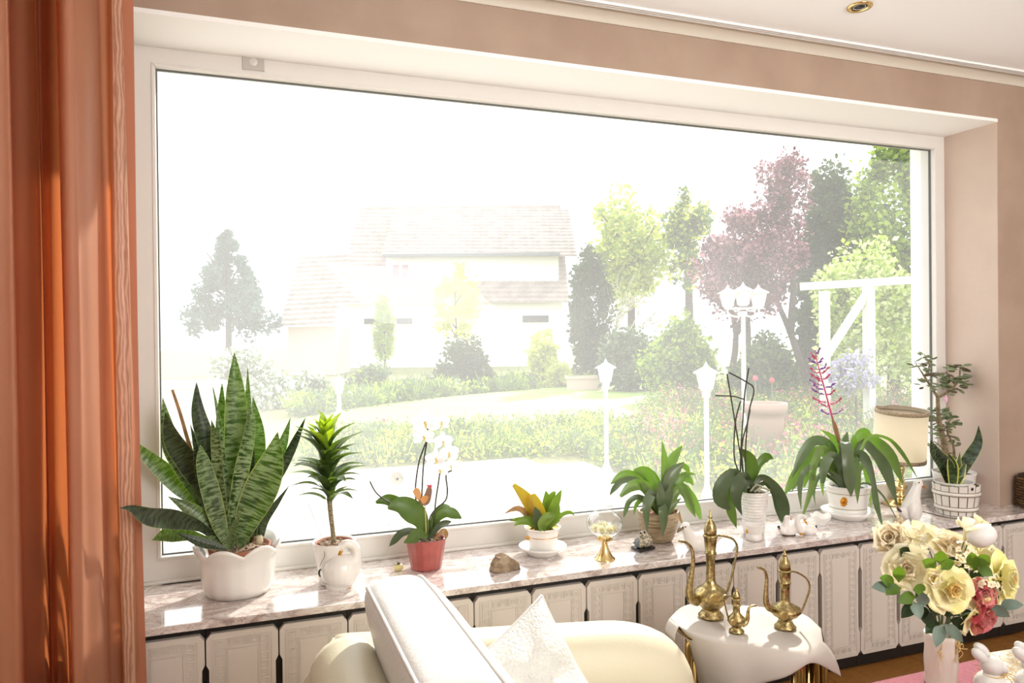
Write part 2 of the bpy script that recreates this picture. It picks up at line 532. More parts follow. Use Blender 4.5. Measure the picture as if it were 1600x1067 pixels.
# ---------------- cabinet row under the sill
ivory = mat('ivory_lacquer', (0.855, 0.815, 0.775), 0.42, var=0.03, scale=3)
PITCH_D, G0 = 0.197, -0.1085
DT, DB, HW = SILL - 0.047, SILL - 0.478, 0.0965
DY = -0.37
zs = lambda f: DT + (DB - DT) * f
def door_outline():
    w, n, c = HW, 0.0075, 0.013
    side = [(w - c, DT), (w, DT - c * 1.3), (w, zs(0.20)), (w - n, zs(0.235)), (w - n, zs(0.76)), (w, zs(0.795)), (w, DB + c * 1.3), (w - c, DB)]
    return side + [(-x, z) for x, z in reversed(side)]
dm = MB().prism([(x, z - SILL) for x, z in door_outline()], lambda u, v, w_: (u, w_, v), 0.018).mesh('door', ivory, False)
# greek key relief: square spirals down the sides, fans and squares along the top and foot
k = MB()
def strip(x0, z0, x1, z1, t=0.0028):
    xa, xb = min(x0, x1) - t / 2, max(x0, x1) + t / 2
    za, zb = min(z0, z1) - t / 2, max(z0, z1) + t / 2
    k.box(xa, xb, -0.0022, 0.001, za, zb)
def key(cx, cz, s, flip):
    h = s / 2 * 0.86
    p = [(-h, -h), (-h, h), (h, h), (h, -h * .45), (-h * .35, -h * .45), (-h * .35, h * .4), (h * .3, h * .4)]
    p = [((-x if flip else x) + cx, z + cz) for x, z in p]
    for a, b in zip(p, p[1:]): strip(*a, *b)
cell = 0.0245
bxo = 0.060
z = DT - SILL - 0.033
n = int((DT - DB - 0.06) / cell)
for i in range(n):
    key(-bxo, z - i * cell, cell, False); key(bxo, z - i * cell, cell, True)
for zz, sgn in ((DT - SILL - 0.030, 1), (DB - SILL + 0.030, -1)):
    for j in range(3):
        cx = (j - 1) * 0.030
        key(cx, zz, 0.02, j % 2)
        for q in (-1, 0, 1): strip(cx + 0.015 + q * 0.0035, zz - 0.008, cx + 0.015 + q * 0.0035, zz + 0.008 - abs(q) * 0.004, 0.002)
for x in (-0.0785, 0.0785): strip(x, DT - SILL - 0.018, x, DB - SILL + 0.018, 0.002)
for z_ in (DT - SILL - 0.017, DB - SILL + 0.017): strip(-0.0785, z_, 0.0785, z_, 0.002)
for x in (-0.043, 0.043): strip(x, DT - SILL - 0.046, x, DB - SILL + 0.046, 0.0035)
for z_ in (DT - SILL - 0.046, DB - SILL + 0.046): strip(-0.043, z_, 0.043, z_, 0.0035)
km = k.mesh('greek_key_relief', ivory, False)
pmsh = MB().box(-0.040, 0.040, -0.002, 0.002, DB - SILL + 0.05, DT - SILL - 0.05).mesh('panel', ivory, False)
cm = MB().box(-PITCH_D + 0.001, PITCH_D - 0.001, 0, 0.33, -SILL + 0.006, -0.0225)
carm = cm.mesh('carcass', dark, False)
spots = ['at the left end beside the curtain', 'second from the curtain', 'behind the leather sofa back', 'behind the throw cushion', 'behind the right end of the sofa arm',
         'behind the tallest brass ewer', 'behind the middle-sized brass ewer', 'just left of the flower vase', 'behind the flower bouquet', 'just right of the flower bouquet', 'at the far right end', 'past the right edge of the window']
for u in range(-1, 11):
    gx = G0 + PITCH_D * (2 * u + 1)
    c = thing('sill_cabinet', (gx, DY, SILL), 'ivory two-door cabinet with greek key border, ' + spots[u + 1], 'cabinet', 'cabinet row under the window sill')
    link('carcass', carm, c, (0, 0.019, 0))
    for s in (-1, 1):
        d = link('door', dm, c, (s * PITCH_D / 2, 0, 0))
        q = link('greek_key_relief', km, d); q['kind'] = 'stuff'
        link('panel', pmsh, d)

# ---------------- recessed ceiling spot
p = atz(1343, 10, CEIL)
t = thing('ceiling_spotlight', p, 'round recessed brass ceiling spotlight', 'light')
brass_pol = mat('polished_brass', (0.88, 0.78, 0.55), 0.16, 1.0)
m = MB(); m.lathe(p, [(0.026, -0.002), (0.028, -0.005), (0.040, -0.006), (0.043, -0.003), (0.043, 0.0)], 32); m.build('trim_ring', brass_pol, t)
m = MB(); m.lathe(p, [(0.026, -0.003), (0.0255, 0.012)], 28); m.build('gap', mat('black_metal', (0.04, 0.04, 0.04), 0.5), t)
m = MB(); m.lathe(p, [(0.0, 0.001), (0.017, 0.001), (0.0185, -0.003), (0.021, -0.004), (0.021, 0.006)], 28); m.build('lamp', mat('lamp_glass', (0.8, 0.8, 0.78), 0.2), t)

# ---------------- curtain
cur = thing('curtain', (-0.36, -0.52, 0.02), 'floor length terracotta curtain hanging in deep folds beside the window', 'curtain')
cmat = thin_mat('curtain_cloth', (0.70, 0.49, 0.375), 0.40, 0.5, c2=(0.74, 0.53, 0.41), scale=3, tcol=(0.86, 0.50, 0.29), spec=0.35)
# plan of the folds: (px at mid height, y)
plan = [(-60, -0.60), (-25, -1.0), (10, -1.04), (24, -1.0), (29, -0.70), (48, -0.58), (64, -0.51), (72, -0.60), (84, -0.53), (97, -0.55), (101, -0.70), (104, -0.92), (122, -0.93), (127, -0.88), (150, -0.80), (162, -0.62), (165, -0.575), (178, -0.56), (184, -0.60), (202, -0.585), (205, -0.53), (219, -0.50)]
cp = spline([at(px, 560, -0.412 + (y + 0.5) * 0.6) for px, y in plan], 5)
def curt(u, v):
    f = u * (len(cp) - 1); i = min(int(f), len(cp) - 2); q = cp[i].lerp(cp[i + 1], f - i)
    k_ = 1 + 0.05 * (0.5 - v)
    z_ = 0.02 + v * (CEIL - 0.03)
    return V((-0.55 + (q.x + 0.55) * (1.03 - 0.06 * v) + 0.004 * math.sin(u * 40 + v * 5), q.y + 0.012 * math.sin(v * 6 + u * 9) * (1 - v), z_))
MB().grid(lambda u, v: curt(0.857 * u, v), 160, 24).grid(lambda u, v: curt(0.907 + 0.045 * u, v), 10, 24).build('cloth', cmat, cur)
sat = bpy.data.materials.new('satin_band'); N, L, P = nodes(sat)
tc = N.new('ShaderNodeTexCoord'); wv = N.new('ShaderNodeTexWave'); wv.inputs['Scale'].default_value = 9; wv.inputs['Distortion'].default_value = 9; wv.inputs['Detail'].default_value = 3; wv.inputs['Detail Scale'].default_value = 1.2
mp = N.new('ShaderNodeMapping'); mp.inputs['Scale'].default_value = (4, 4, 0.8); L.new(tc.outputs['Object'], mp.inputs[0]); L.new(mp.outputs[0], wv.inputs['Vector'])
rp = N.new('ShaderNodeValToRGB'); rp.color_ramp.elements[0].color = (*lin((0.70, 0.49, 0.38)), 1); rp.color_ramp.elements[1].color = (*lin((0.86, 0.68, 0.57)), 1); L.new(wv.outputs['Fac'], rp.inputs[0]); L.new(rp.outputs[0], P.inputs['Base Color']); P.inputs['Roughness'].default_value = 0.38
t_ = N.new('ShaderNodeBsdfTranslucent'); L.new(rp.outputs[0], t_.inputs[0]); ms = N.new('ShaderNodeMixShader'); ms.inputs[0].default_value = 0.35; L.new(P.outputs[0], ms.inputs[1]); L.new(t_.outputs[0], ms.inputs[2]); L.new(ms.outputs[0], N['Material Output'].inputs[0])
MB().grid(lambda u, v: curt(0.857 + 0.050 * u, v), 24, 24).build('satin_band', sat, cur)
hem = thin_mat('curtain_hem', (0.70, 0.45, 0.34), 0.25, 0.6, tcol=(0.74, 0.40, 0.24))
MB().grid(lambda u, v: curt(0.952 + 0.048 * u, v), 10, 24).build('hem', hem, cur)
# ------------------------------------------------------------------ the garden
GZ = -0.06
def mpd(d): return d / FPX
grass = mat('lawn_grass', (0.50, 0.60, 0.26), 0.8, var=0.25, scale=1.2, c2=(0.58, 0.66, 0.32), bump=0.5, bscale=60)
soil = mat('garden_soil', (0.42, 0.42, 0.22), 0.9, var=0.3, scale=2, c2=(0.50, 0.52, 0.28))
o = bx(-60, 80, 0.1, 110, -0.6, GZ - 0.03).build('ground', soil, None, False)
tag(struct(o), 'green and earthy garden ground beyond the terrace', 'ground')
# lawn: rounded patch
edge = [(300, 700), (480, 652), (600, 632), (700, 620), (800, 611), (900, 604), (980, 602), (1035, 606), (1040, 618), (1010, 640), (940, 662), (840, 672), (700, 678), (560, 690), (430, 720)]
pts = spline([atz(a, b, GZ) for a, b in edge] + [atz(300, 700, GZ)], 4)[:-1]
m = MB(); m.prism([(p.x, p.y) for p in pts], lambda u, v, w_: (u, v, GZ - 0.02 + w_), 0.03)
tag(m.build('lawn', grass, None, False), 'pale sunlit curved lawn behind the terrace flower bed', 'lawn', None, 'structure')
# terrace of square slabs
ter = struct(thing('terrace', (2.0, 3.0, GZ), 'pale paved terrace of square slabs outside the window', 'terrace'))
slab_m = mat('terrace_slab', (0.80, 0.77, 0.75), 0.55, var=0.1, scale=4)
sm = MB().box(-0.245, 0.245, -0.245, 0.245, -0.04, 0).mesh('slab', slab_m, False)
c0 = atz(892, 709, GZ); c1 = atz(740, 719, GZ); c2 = atz(968, 737, GZ); c3 = atz(1120, 763, GZ)
def cross2(a, b, p): return (b.x - a.x) * (p.y - a.y) - (b.y - a.y) * (p.x - a.x)
random.seed(2)
for i in range(-14, 18):
    for j in range(0, 20):
        p = V((0.25 + 0.5 * i, 0.47 + 0.5 * j, GZ))
        if cross2(c0, c1, p) < 0.05 or cross2(c2, c0, p) < 0.05 or cross2(c3, c2, p) < 0.05: continue
        if p.x < -5: continue
        link('slab', sm, ter, p - ter.location + V((0, 0, random.uniform(-0.002, 0.002))))
jm = MB()
bx(-7, 8, 0.2, 2, GZ - 0.05, GZ - 0.045).build('slab_bed', soil, ter, False)

# ---- foliage
def leafmat(n, a, b, t=0.4):
    return thin_mat('foliage_' + n, a, t, 0.55, c2=b, scale=1.7, spec=0.25)
F_DARK = leafmat('dark', (0.20, 0.27, 0.14), (0.30, 0.38, 0.19))
F_MID = leafmat('mid', (0.33, 0.43, 0.17), (0.44, 0.54, 0.24))
F_BRIGHT = leafmat('bright', (0.55, 0.65, 0.18), (0.66, 0.74, 0.28))
F_YELLOW = leafmat('yellow', (0.75, 0.78, 0.25), (0.82, 0.84, 0.40))
F_BLUE = leafmat('blue', (0.24, 0.35, 0.31), (0.34, 0.46, 0.42))
F_GREY = leafmat('grey', (0.33, 0.40, 0.28), (0.46, 0.54, 0.37))
F_PLUM = leafmat('plum', (0.34, 0.15, 0.21), (0.52, 0.27, 0.34), 0.35)
F_WHITE = thin_mat('foliage_blossom', (0.90, 0.90, 0.84), 0.3, 0.6, scale=4)
F_LILAC = thin_mat('foliage_lilac', (0.70, 0.67, 0.82), 0.35, 0.6, c2=(0.84, 0.82, 0.90), scale=6)
F_PINK = thin_mat('foliage_pink', (0.80, 0.38, 0.46), 0.35, 0.6, c2=(0.85, 0.6, 0.62), scale=6)
bark = mat('tree_bark', (0.30, 0.25, 0.21), 0.9, var=0.3, scale=10)
def crown_mesh(name, mats, c, rx, ry, rz, n, ls, shape='ball', seed=0, clumps=26, spread=0.32, mix=0.2, flat=0.0, aim=None):
    """n small folded leaves gathered in clumps over a ball, cone, column or dome"""
    rg = np.random.default_rng(seed)
    k = rg.normal(size=(clumps, 3)); k /= np.linalg.norm(k, axis=1)[:, None]
    k *= (rg.random(clumps) ** 0.33)[:, None] * 0.82
    if shape == 'cone':
        h = rg.random(clumps) ** 1.5
        a = rg.random(clumps) * 6.283
        r = (1 - h) * (0.35 + 0.65 * rg.random(clumps) ** 0.5)
        k = np.stack([r * np.cos(a), r * np.sin(a), h * 2 - 1], 1)
    if shape == 'column':
        h = rg.random(clumps); a = rg.random(clumps) * 6.283
        r = np.minimum(1, 1.8 * np.sqrt(np.clip(1 - h, 0, 1))) * 0.72
        k = np.stack([r * np.cos(a), r * np.sin(a), h * 1.9 - 1], 1)
    if shape == 'dome': k[:, 2] = np.abs(k[:, 2]) * 1.7 - 0.95
    ci = rg.integers(0, clumps, n)
    d = rg.normal(size=(n, 3)); d /= np.linalg.norm(d, axis=1)[:, None]
    sp = spread * (0.5 + rg.random(clumps))[ci]
    if shape == 'cone': sp *= (1.15 - (k[ci, 2] + 1) / 2)
    p = k[ci] + d * (sp * rg.random(n) ** 0.4)[:, None]
    p = p * np.array([rx, ry, rz]) + np.array(c)
    ax = rg.normal(size=(n, 3)); ax[:, 2] *= (1 - flat); ax /= np.linalg.norm(ax, axis=1)[:, None]
    b = np.cross(ax, rg.normal(size=(n, 3))); b /= np.linalg.norm(b, axis=1)[:, None]
    L_ = ls * (0.6 + 0.8 * rg.random(n))[:, None]
    v = np.empty((n, 4, 3))
    v[:, 0] = p; v[:, 1] = p + ax * L_ * 0.5 + b * L_ * 0.33; v[:, 2] = p + ax * L_; v[:, 3] = p + ax * L_ * 0.5 - b * L_ * 0.33
    me = bpy.data.meshes.new(name)
    me.vertices.add(n * 4); me.vertices.foreach_set('co', v.reshape(-1).astype(np.float32))
    me.loops.add(n * 4); me.loops.foreach_set('vertex_index', np.arange(n * 4, dtype=np.int32))
    me.polygons.add(n); me.polygons.foreach_set('loop_start', np.arange(n, dtype=np.int32) * 4)
    mats = mats if isinstance(mats, (list, tuple)) else [mats]
    for q in mats: me.materials.append(q)
    if len(mats) > 1: me.polygons.foreach_set('material_index', (rg.random(n) < mix).astype(np.int32))
    me.update(calc_edges=True)
    return me
SEED = [10]
def shrub(name, label, cat, px, top, bot, w, d, mats, shape='ball', n=2500, ls=0.09, base=None, trunk=0.05, dy=0.8, group=None, **kw):
    """a plant whose crown spans top..bot in height and w across at depth d"""
    SEED[0] += 1
    s = mpd(d)
    z1 = CAM.z + (533.5 - top) * s; z0 = CAM.z + (533.5 - bot) * s
    c = atd(px, (top + bot) / 2, d)
    g = GZ - 0.03
    t = thing(name, (c.x, c.y, g), label, cat, group)
    zc = (z0 + z1) / 2
    me = crown_mesh('foliage', mats, (0, 0, zc - g), w * s / 2, w * s / 2 * dy, (z1 - z0) / 2, int(n * 1.9), ls * 1.05, shape, SEED[0], **kw)
    f = link('foliage', me, t); f['kind'] = 'stuff'
    m = MB()
    rnd = random.Random(SEED[0])
    m.tube([(c.x, c.y, g - 0.05), (c.x + 0.03, c.y, g + (zc - g) * 0.5), (c.x - 0.02, c.y, zc + (z1 - zc) * 0.3)], [trunk, trunk * 0.8, trunk * 0.35], 6)
    for k in range(5):
        a = rnd.random() * 6.28; q = rnd.uniform(0.3, 0.7); rr = w * s / 2 * 0.55
        z_ = max(g + 0.1, z0 + (z1 - z0) * (0.1 + 0.1 * k))
        m.tube([(c.x, c.y, z_), (c.x + rr * 0.5 * math.cos(a), c.y + rr * 0.5 * math.sin(a), z_ + 0.12 * (z1 - z0)), (c.x + rr * math.cos(a), c.y + rr * math.sin(a), z_ + 0.25 * (z1 - z0))], [trunk * 0.5, trunk * 0.3, trunk * 0.12], 5)
    m.build('trunk', bark, t)
    return t

shrub('spruce_tree', 'pointed blue-green spruce at the far left of the garden', 'tree', 355, 362, 515, 150, 27, F_BLUE, 'cone', 5200, 0.16, clumps=90, spread=0.2, trunk=0.15)
shrub('snowball_shrub', 'large pale blossoming shrub behind the tall striped potted leaves', 'shrub', 375, 500, 655, 190, 15, [F_GREY, F_WHITE], 'dome', 3800, 0.10, clumps=40, spread=0.27, mix=0.45)
shrub('snowball_shrub', 'smaller pale leafy shrub right of the blossoming shrub', 'shrub', 480, 560, 650, 90, 16.5, [F_GREY, F_WHITE], 'dome', 1300, 0.10, clumps=24, spread=0.25, mix=0.35)
shrub('round_shrub', 'loose grey-green shrub in front of the neighbouring house, left of the dark round bush', 'shrub', 572, 545, 640, 90, 18, [F_GREY, F_BRIGHT], 'dome', 2000, 0.11, mix=0.2)
shrub('round_shrub', 'dense dark round bush on the far edge of the lawn', 'shrub', 725, 515, 618, 100, 20, F_DARK, 'dome', 4200, 0.12, clumps=40)
shrub('small_tree', 'pale yellow-green young tree before the white house wall', 'tree', 712, 415, 545, 80, 27, F_YELLOW, 'ball', 1300, 0.14, spread=0.25)
shrub('columnar_conifer', 'narrow bright green column conifer beside the house', 'tree', 600, 474, 560, 32, 25, F_BRIGHT, 'column', 1900, 0.10, clumps=40, spread=0.35)
shrub('small_tree', 'airy yellow-green shrub left of the tall dark conifer', 'shrub', 848, 520, 600, 60, 20.5, F_YELLOW, 'ball', 900, 0.12, spread=0.25)
shrub('round_shrub', 'low round golden bush at the lawn edge', 'shrub', 872, 563, 608, 48, 20, F_YELLOW, 'dome', 1100, 0.09)
shrub('tall_conifer', 'tall dark green conifer behind the bare branched tree', 'tree', 925, 408, 605, 78, 21.5, F_DARK, 'column', 4200, 0.14, clumps=60, spread=0.3, trunk=0.12)
shrub('pale_tree', 'tall pale yellow-green tree right of the neighbouring house', 'tree', 985, 300, 500, 170, 32, [F_YELLOW, F_BRIGHT], 'ball', 3600, 0.22, clumps=46, spread=0.24, mix=0.4, trunk=0.2)
shrub('pale_tree', 'soft green tree left of and behind the plum tree', 'tree', 1075, 300, 470, 90, 30, [F_MID, F_YELLOW], 'ball', 2000, 0.2, spread=0.25, mix=0.35, trunk=0.2)
shrub('round_shrub', 'broad grey-green shrub below the bare branched tree', 'shrub', 985, 495, 612, 130, 18.5, [F_GREY, F_DARK], 'dome', 3600, 0.12, clumps=40, mix=0.4)
shrub('round_shrub', 'bright green shrub left of the three-headed lantern', 'shrub', 1062, 478, 608, 125, 15.5, [F_BRIGHT, F_MID], 'dome', 3600, 0.10, clumps=44, mix=0.4)
shrub('round_shrub', 'dark green leafy shrub at the foot of the plum tree', 'shrub', 1195, 515, 612, 120, 14, [F_MID, F_DARK], 'dome', 3400, 0.10, clumps=44, mix=0.5)
shrub('conifer_hedge', 'dark green ivy-like mass right of the plum tree', 'tree', 1296, 290, 600, 120, 18, F_DARK, 'column', 5200, 0.14, clumps=70, spread=0.3, trunk=0.15)
shrub('conifer_hedge', 'tall bright green conifer at the right edge of the window', 'tree', 1395, 232, 600, 150, 16, [F_BRIGHT, F_MID], 'column', 6500, 0.13, clumps=90, spread=0.28, mix=0.35, trunk=0.15)
shrub('climbing_shrub', 'pale green climber spilling over the wooden pergola', 'shrub', 1350, 365, 645, 190, 11.5, [leafmat('pale', (0.78, 0.83, 0.52), (0.86, 0.88, 0.66)), F_BRIGHT], 'ball', 5200, 0.085, clumps=60, spread=0.24, mix=0.35)
shrub('wisteria', 'lavender wisteria blossoms hanging on the pergola', 'shrub', 1335, 560, 630, 95, 9.6, [F_LILAC, F_BRIGHT], 'ball', 1800, 0.05, clumps=26, spread=0.28, mix=0.2, trunk=0.02)
# plum tree
t = shrub('plum_tree', 'purple-leaved plum tree in the middle of the garden', 'tree', 1165, 330, 520, 215, 16, [F_PLUM, leafmat('plum_light', (0.62, 0.42, 0.46), (0.72, 0.52, 0.56))], 'ball', 6500, 0.10, clumps=70, spread=0.22, mix=0.35, trunk=0.1)
s = mpd(16)
c = atd(1225, 310, 16); me = crown_mesh('foliage', [F_PLUM, MATS['foliage_plum_light']], c - t.location, 55 * s, 50 * s, 75 * s, 3200, 0.10, 'ball', 91, clumps=40, spread=0.27, mix=0.35)
f = link('foliage', me, t); f['kind'] = 'stuff'
for pp in ([(1140, 600), (1150, 520), (1130, 440), (1110, 370)], [(1262, 600), (1235, 520), (1205, 450), (1180, 380)], [(1235, 520), (1240, 420), (1230, 320)], [(1150, 520), (1180, 450), (1195, 360)]):
    m = MB(); m.tube(spline([atd(a, b, 16 + 0.3 * i) for i, (a, b) in enumerate(pp)], 3), [0.09 * (1 - 0.75 * i / (3 * (len(pp) - 1))) for i in range(3 * (len(pp) - 1) + 1)], 6); m.build('branch', bark, t)
# bare branched tree
t = thing('bare_tree', atz(958, 600, GZ), 'leafless pale branched tree in front of the tall conifer', 'tree')
rnd = random.Random(5)
pale_bark = mat('pale_bark', (0.72, 0.70, 0.58), 0.8)
m = MB()
def branch(p, dr, L_, r, lev):
    q = p + dr * L_
    mid = p.lerp(q, 0.5) + V((rnd.uniform(-1, 1), rnd.uniform(-1, 1), rnd.uniform(-1, 1))) * L_ * 0.06
    m.tube([p, mid, q], [r, r * 0.85, r * 0.65], 5)
    if lev == 0: return
    for k in range(3 if lev > 1 else 4):
        d2 = (dr + V((rnd.uniform(-1, 1), rnd.uniform(-0.8, 0.8), rnd.uniform(-0.3, 0.6))) * 0.75).normalized()
        branch(p.lerp(q, rnd.uniform(0.55, 1)), d2, L_ * rnd.uniform(0.6, 0.8), r * 0.6, lev - 1)
branch(V(t.location), V((-0.12, 0, 1)).normalized(), 1.5, 0.06, 4)
m.build('branches', pale_bark, t)

# flower beds: undergrowth nobody could count
def bed(name, label, poly, n, h, mats, seed, ls=0.06, mix=0.3):
    rg = random.Random(seed)
    npg = np.random.default_rng(seed)
    ps = [atz(a, b, GZ) for a, b in poly]
    cx = sum((p for p in ps), V()) / len(ps)
    def inside(x, y):
        c_ = False; j = len(ps) - 1
        for i in range(len(ps)):
            if (ps[i].y > y) != (ps[j].y > y) and x < (ps[j].x - ps[i].x) * (y - ps[i].y) / (ps[j].y - ps[i].y) + ps[i].x: c_ = not c_
            j = i
        return c_
    x0, x1 = min(p.x for p in ps), max(p.x for p in ps); y0, y1 = min(p.y for p in ps), max(p.y for p in ps)
    vs = []; fs = []; mi = []
    tufts = []
    while len(tufts) < n // 40:
        x, y = rg.uniform(x0, x1), rg.uniform(y0, y1)
        if inside(x, y): tufts.append((x, y, rg.uniform(0.3, 1.0) ** 1.3, rg.randrange(len(mats)), rg.random() < 0.3))
    for x, y, hh, q, blade in tufts:
        rr = rg.uniform(0.12, 0.3)
        for k in range(40):
            a = rg.uniform(0, 6.28); r = rg.random() ** 0.6 * rr
            px_, py_ = x + r * math.cos(a), y + r * math.sin(a)
            z_ = GZ - 0.03 + rg.random() ** 0.7 * h * hh * (1 - 0.5 * (r / rr) ** 2)
            L_ = ls * rg.uniform(0.5, 1.2)
            if blade and k % 2: d = V((math.cos(a) * 0.4, math.sin(a) * 0.4, 1)).normalized() * L_ * 2.6; w_ = L_ * 0.12; z_ *= 0.7
            else: d = V((rg.uniform(-1, 1), rg.uniform(-1, 1), rg.uniform(-0.3, 0.9))).normalized() * L_; w_ = L_ * 0.32
            sd_ = d.cross(V((rg.uniform(-1, 1), rg.uniform(-1, 1), rg.uniform(-1, 1)))).normalized() * w_
            p = V((px_, py_, z_)); b = len(vs)
            vs += [tuple(p), tuple(p + d * 0.5 + sd_), tuple(p + d), tuple(p + d * 0.5 - sd_)]
            fs.append((b, b + 1, b + 2, b + 3)); mi.append(q if rg.random() < 0.85 else 0)
    me = bpy.data.meshes.new(name)
    me.from_pydata(vs, [], fs)
    for q in mats: me.materials.append(q)
    me.polygons.foreach_set('material_index', mi)
    o = link(name, me)
    return tag(o, label, 'plants', None, 'stuff')
bed('flower_bed_foliage', 'low green flower bed plants along the far edge of the terrace', [(470, 700), (560, 678), (760, 672), (960, 660), (1000, 690), (975, 735), (900, 707), (740, 716), (520, 730)], 32000, 0.34, [F_MID, F_BRIGHT, F_GREY, F_YELLOW], 3)
bed('flower_bed_foliage', 'lush mixed flower bed plants right of the terrace', [(975, 735), (1000, 660), (1040, 615), (1250, 605), (1450, 640), (1600, 700), (1500, 800), (1180, 790), (1090, 760)], 60000, 0.55, [F_MID, F_BRIGHT, F_GREY, F_YELLOW, F_MID, F_PINK], 4)
bed('flower_bed_foliage', 'grassy border plants at the far edge of the lawn', [(470, 655), (600, 632), (700, 620), (800, 611), (900, 604), (1040, 600), (1040, 585), (900, 592), (700, 605), (560, 618), (460, 640)], 22000, 0.5, [F_MID, F_GREY, F_BRIGHT], 5, ls=0.12)
# single pink blossoms that stand out
tul = thin_mat('tulip_pink', (0.85, 0.40, 0.45), 0.4, 0.5)
stem_g = mat('stem_green', (0.35, 0.45, 0.18), 0.5)
for (px, py, d, l) in ((566, 672, 11.5, 'lowest pink tulip in the bed left of the white orchid'), (585, 668, 11.6, 'middle pink tulip of the three left of the white orchid'), (599, 661, 11.7, 'tallest pink tulip of the three left of the white orchid'),
                    (1180, 596, 9.6, 'pink tulip just right of the three-headed lantern pole'), (1206, 599, 9.8, 'pink tulip left of the purple plant spike')):
    p = atd(px, py, d); g = V((p.x, p.y, GZ - 0.03))
    t = thing('tulip', g, l, 'flower', 'pink tulips in the garden beds')
    m = MB(); m.tube([g, (p.x + 0.01, p.y, (p.z + g.z) / 2), p], 0.008, 5); m.build('stem', stem_g, t)
    for k in range(5):
        a = k * 1.257
        m = MB(); e = V((math.cos(a), math.sin(a), 0))
        m.leaf([p, p + e * 0.035 + V((0, 0, 0.03)), p + e * 0.02 + V((0, 0, 0.085))], [0.008, 0.03, 0.002], eye=p + V((0, 0, 0.05)) - e * 0.2, sub=2); m.build('petal', tul, t)

# ---- neighbouring houses
wallw = mat('white_render', (0.93, 0.92, 0.90), 0.8)
tile_m = mat('roof_tile', (0.66, 0.60, 0.58), 0.8, var=0.15, scale=2)
dk_win = mat('dark_window', (0.16, 0.17, 0.18), 0.15)
HA = V((RT.x, RT.y, 0)).normalized(); HB = V((FW.x, FW.y, 0)).normalized()
def house_fn(d):
    O = V((CAM.x, CAM.y, 0)) + HB * d
    return lambda a, b, z: O + HA * a + HB * b + V((0, 0, z))
def roof(m, Hf, a0, a1, b0, z0, b1, z1, rows, drop=0.0, wave=0.32):
    """courses of pantiles from the eave (b0, z0) up to the ridge (b1, z1), each lapping the one below"""
    nx = max(4, int((a1 - a0) / wave) * 2)
    for r in range(rows):
        f0, f1 = r / rows, (r + 1) / rows
        za, zb = z0 + (z1 - z0) * f0, z0 + (z1 - z0) * f1
        ba, bb = b0 + (b1 - b0) * f0, b0 + (b1 - b0) * f1
        vs = []
        for i in range(nx + 1):
            a = a0 + (a1 - a0) * i / nx
            hw = 0.035 if i % 2 else -0.01
            tz = drop * i / nx
            vs += [Hf(a, ba - 0.05, za - 0.02 + tz), Hf(a, ba - 0.05, za + 0.06 + hw + tz), Hf(a, bb, zb + 0.01 + tz)]
        fs = []
        for i in range(nx):
            q = i * 3
            fs += [(q, q + 3, q + 4, q + 1), (q + 1, q + 4, q + 5, q + 2)]
        m.add(vs, fs)
h = thing('neighbour_house', V((CAM.x, CAM.y, 0)) + HB * 36, 'white neighbouring house with wide tiled roof and long dormer', 'building')
H = house_fn(35)
s = mpd(35)
A = lambda px: (px - 800) * s
Z = lambda py: CAM.z + (533.5 - py) * s
m = MB()
def hbox(m, Hf, a0, a1, b0, b1, z0, z1):
    m.add([Hf(a0, b0, z0), Hf(a1, b0, z0), Hf(a1, b1, z0), Hf(a0, b1, z0), Hf(a0, b0, z1), Hf(a1, b0, z1), Hf(a1, b1, z1), Hf(a0, b1, z1)],
          [(0, 3, 2, 1), (4, 5, 6, 7), (0, 1, 5, 4), (1, 2, 6, 5), (2, 3, 7, 6), (3, 0, 4, 7)])
    return m
hbox(m, H, A(535), A(880), 0.4, 9, -0.3, Z(478)).build('wall', wallw, h, False)
m = MB(); roof(m, H, A(527), A(890), 0, Z(476), 5.2, 8.35, 22, -0.12); m.build('roof', tile_m, h, False)
m = MB(); hbox(m, H, A(599), A(876), 1.0, 4.5, Z(452), Z(404) + 0.1); m.build('dormer_wall', wallw, h, False)
m = MB(); roof(m, H, A(594), A(905), 0.55, Z(402), 5.3, 8.45, 15, -0.12); m.build('dormer_roof', tile_m, h, False)
m = MB(); hbox(m, H, A(597), A(877), 0.42, 0.58, Z(405) , Z(400)); m.build('gutter', mat('gutter_zinc', (0.40, 0.41, 0.43), 0.5), h, False)
m = MB(); hbox(m, H, A(527), A(890), 5.2, 5.5, 8.2, 8.5); m.build('ridge', tile_m, h, False)
for x0, x1, y0, y1, b, mm_ in ((608, 622, 414, 438, 0.95, None), (623, 637, 414, 438, 0.95, None), (565, 597, 500, 512, 0.35, None), (616, 645, 500, 512, 0.35, None), (815, 860, 498, 512, 0.35, None)):
    w_ = hbox(MB(), H, A(x0), A(x1), b, b + 0.1, Z(y1), Z(y0)).build('window', wallw, h, False)
    hbox(MB(), H, A(x0) + 0.06, A(x1) - 0.06, b - 0.03, b + 0.02, Z(y1) + 0.05, Z(y0) - 0.05).build('pane', mat('curtain_pink', (0.62, 0.45, 0.52), 0.4) if y0 == 414 else dk_win, w_, False)
H2 = house_fn(28.5)
s = mpd(28.5)
A2 = lambda px: (px - 800) * s
Z2 = lambda py: CAM.z + (533.5 - py) * s
h2 = thing('neighbour_annex', V((CAM.x, CAM.y, 0)) + HB * 29.5 + HA * A2(478), 'lower tiled annex left of the neighbouring house', 'building')
hbox(MB(), H2, A2(445), A2(520), 0.4, 3, -0.3, Z2(513)).build('wall', mat('pink_render', (0.85, 0.76, 0.73), 0.8), h2, False)
m = MB()
roof(m, H2, A2(437), A2(524), 0, Z2(512), 3.0, Z2(402) + 0.35, 15, 0.1); m.build('roof', tile_m, h2, False)

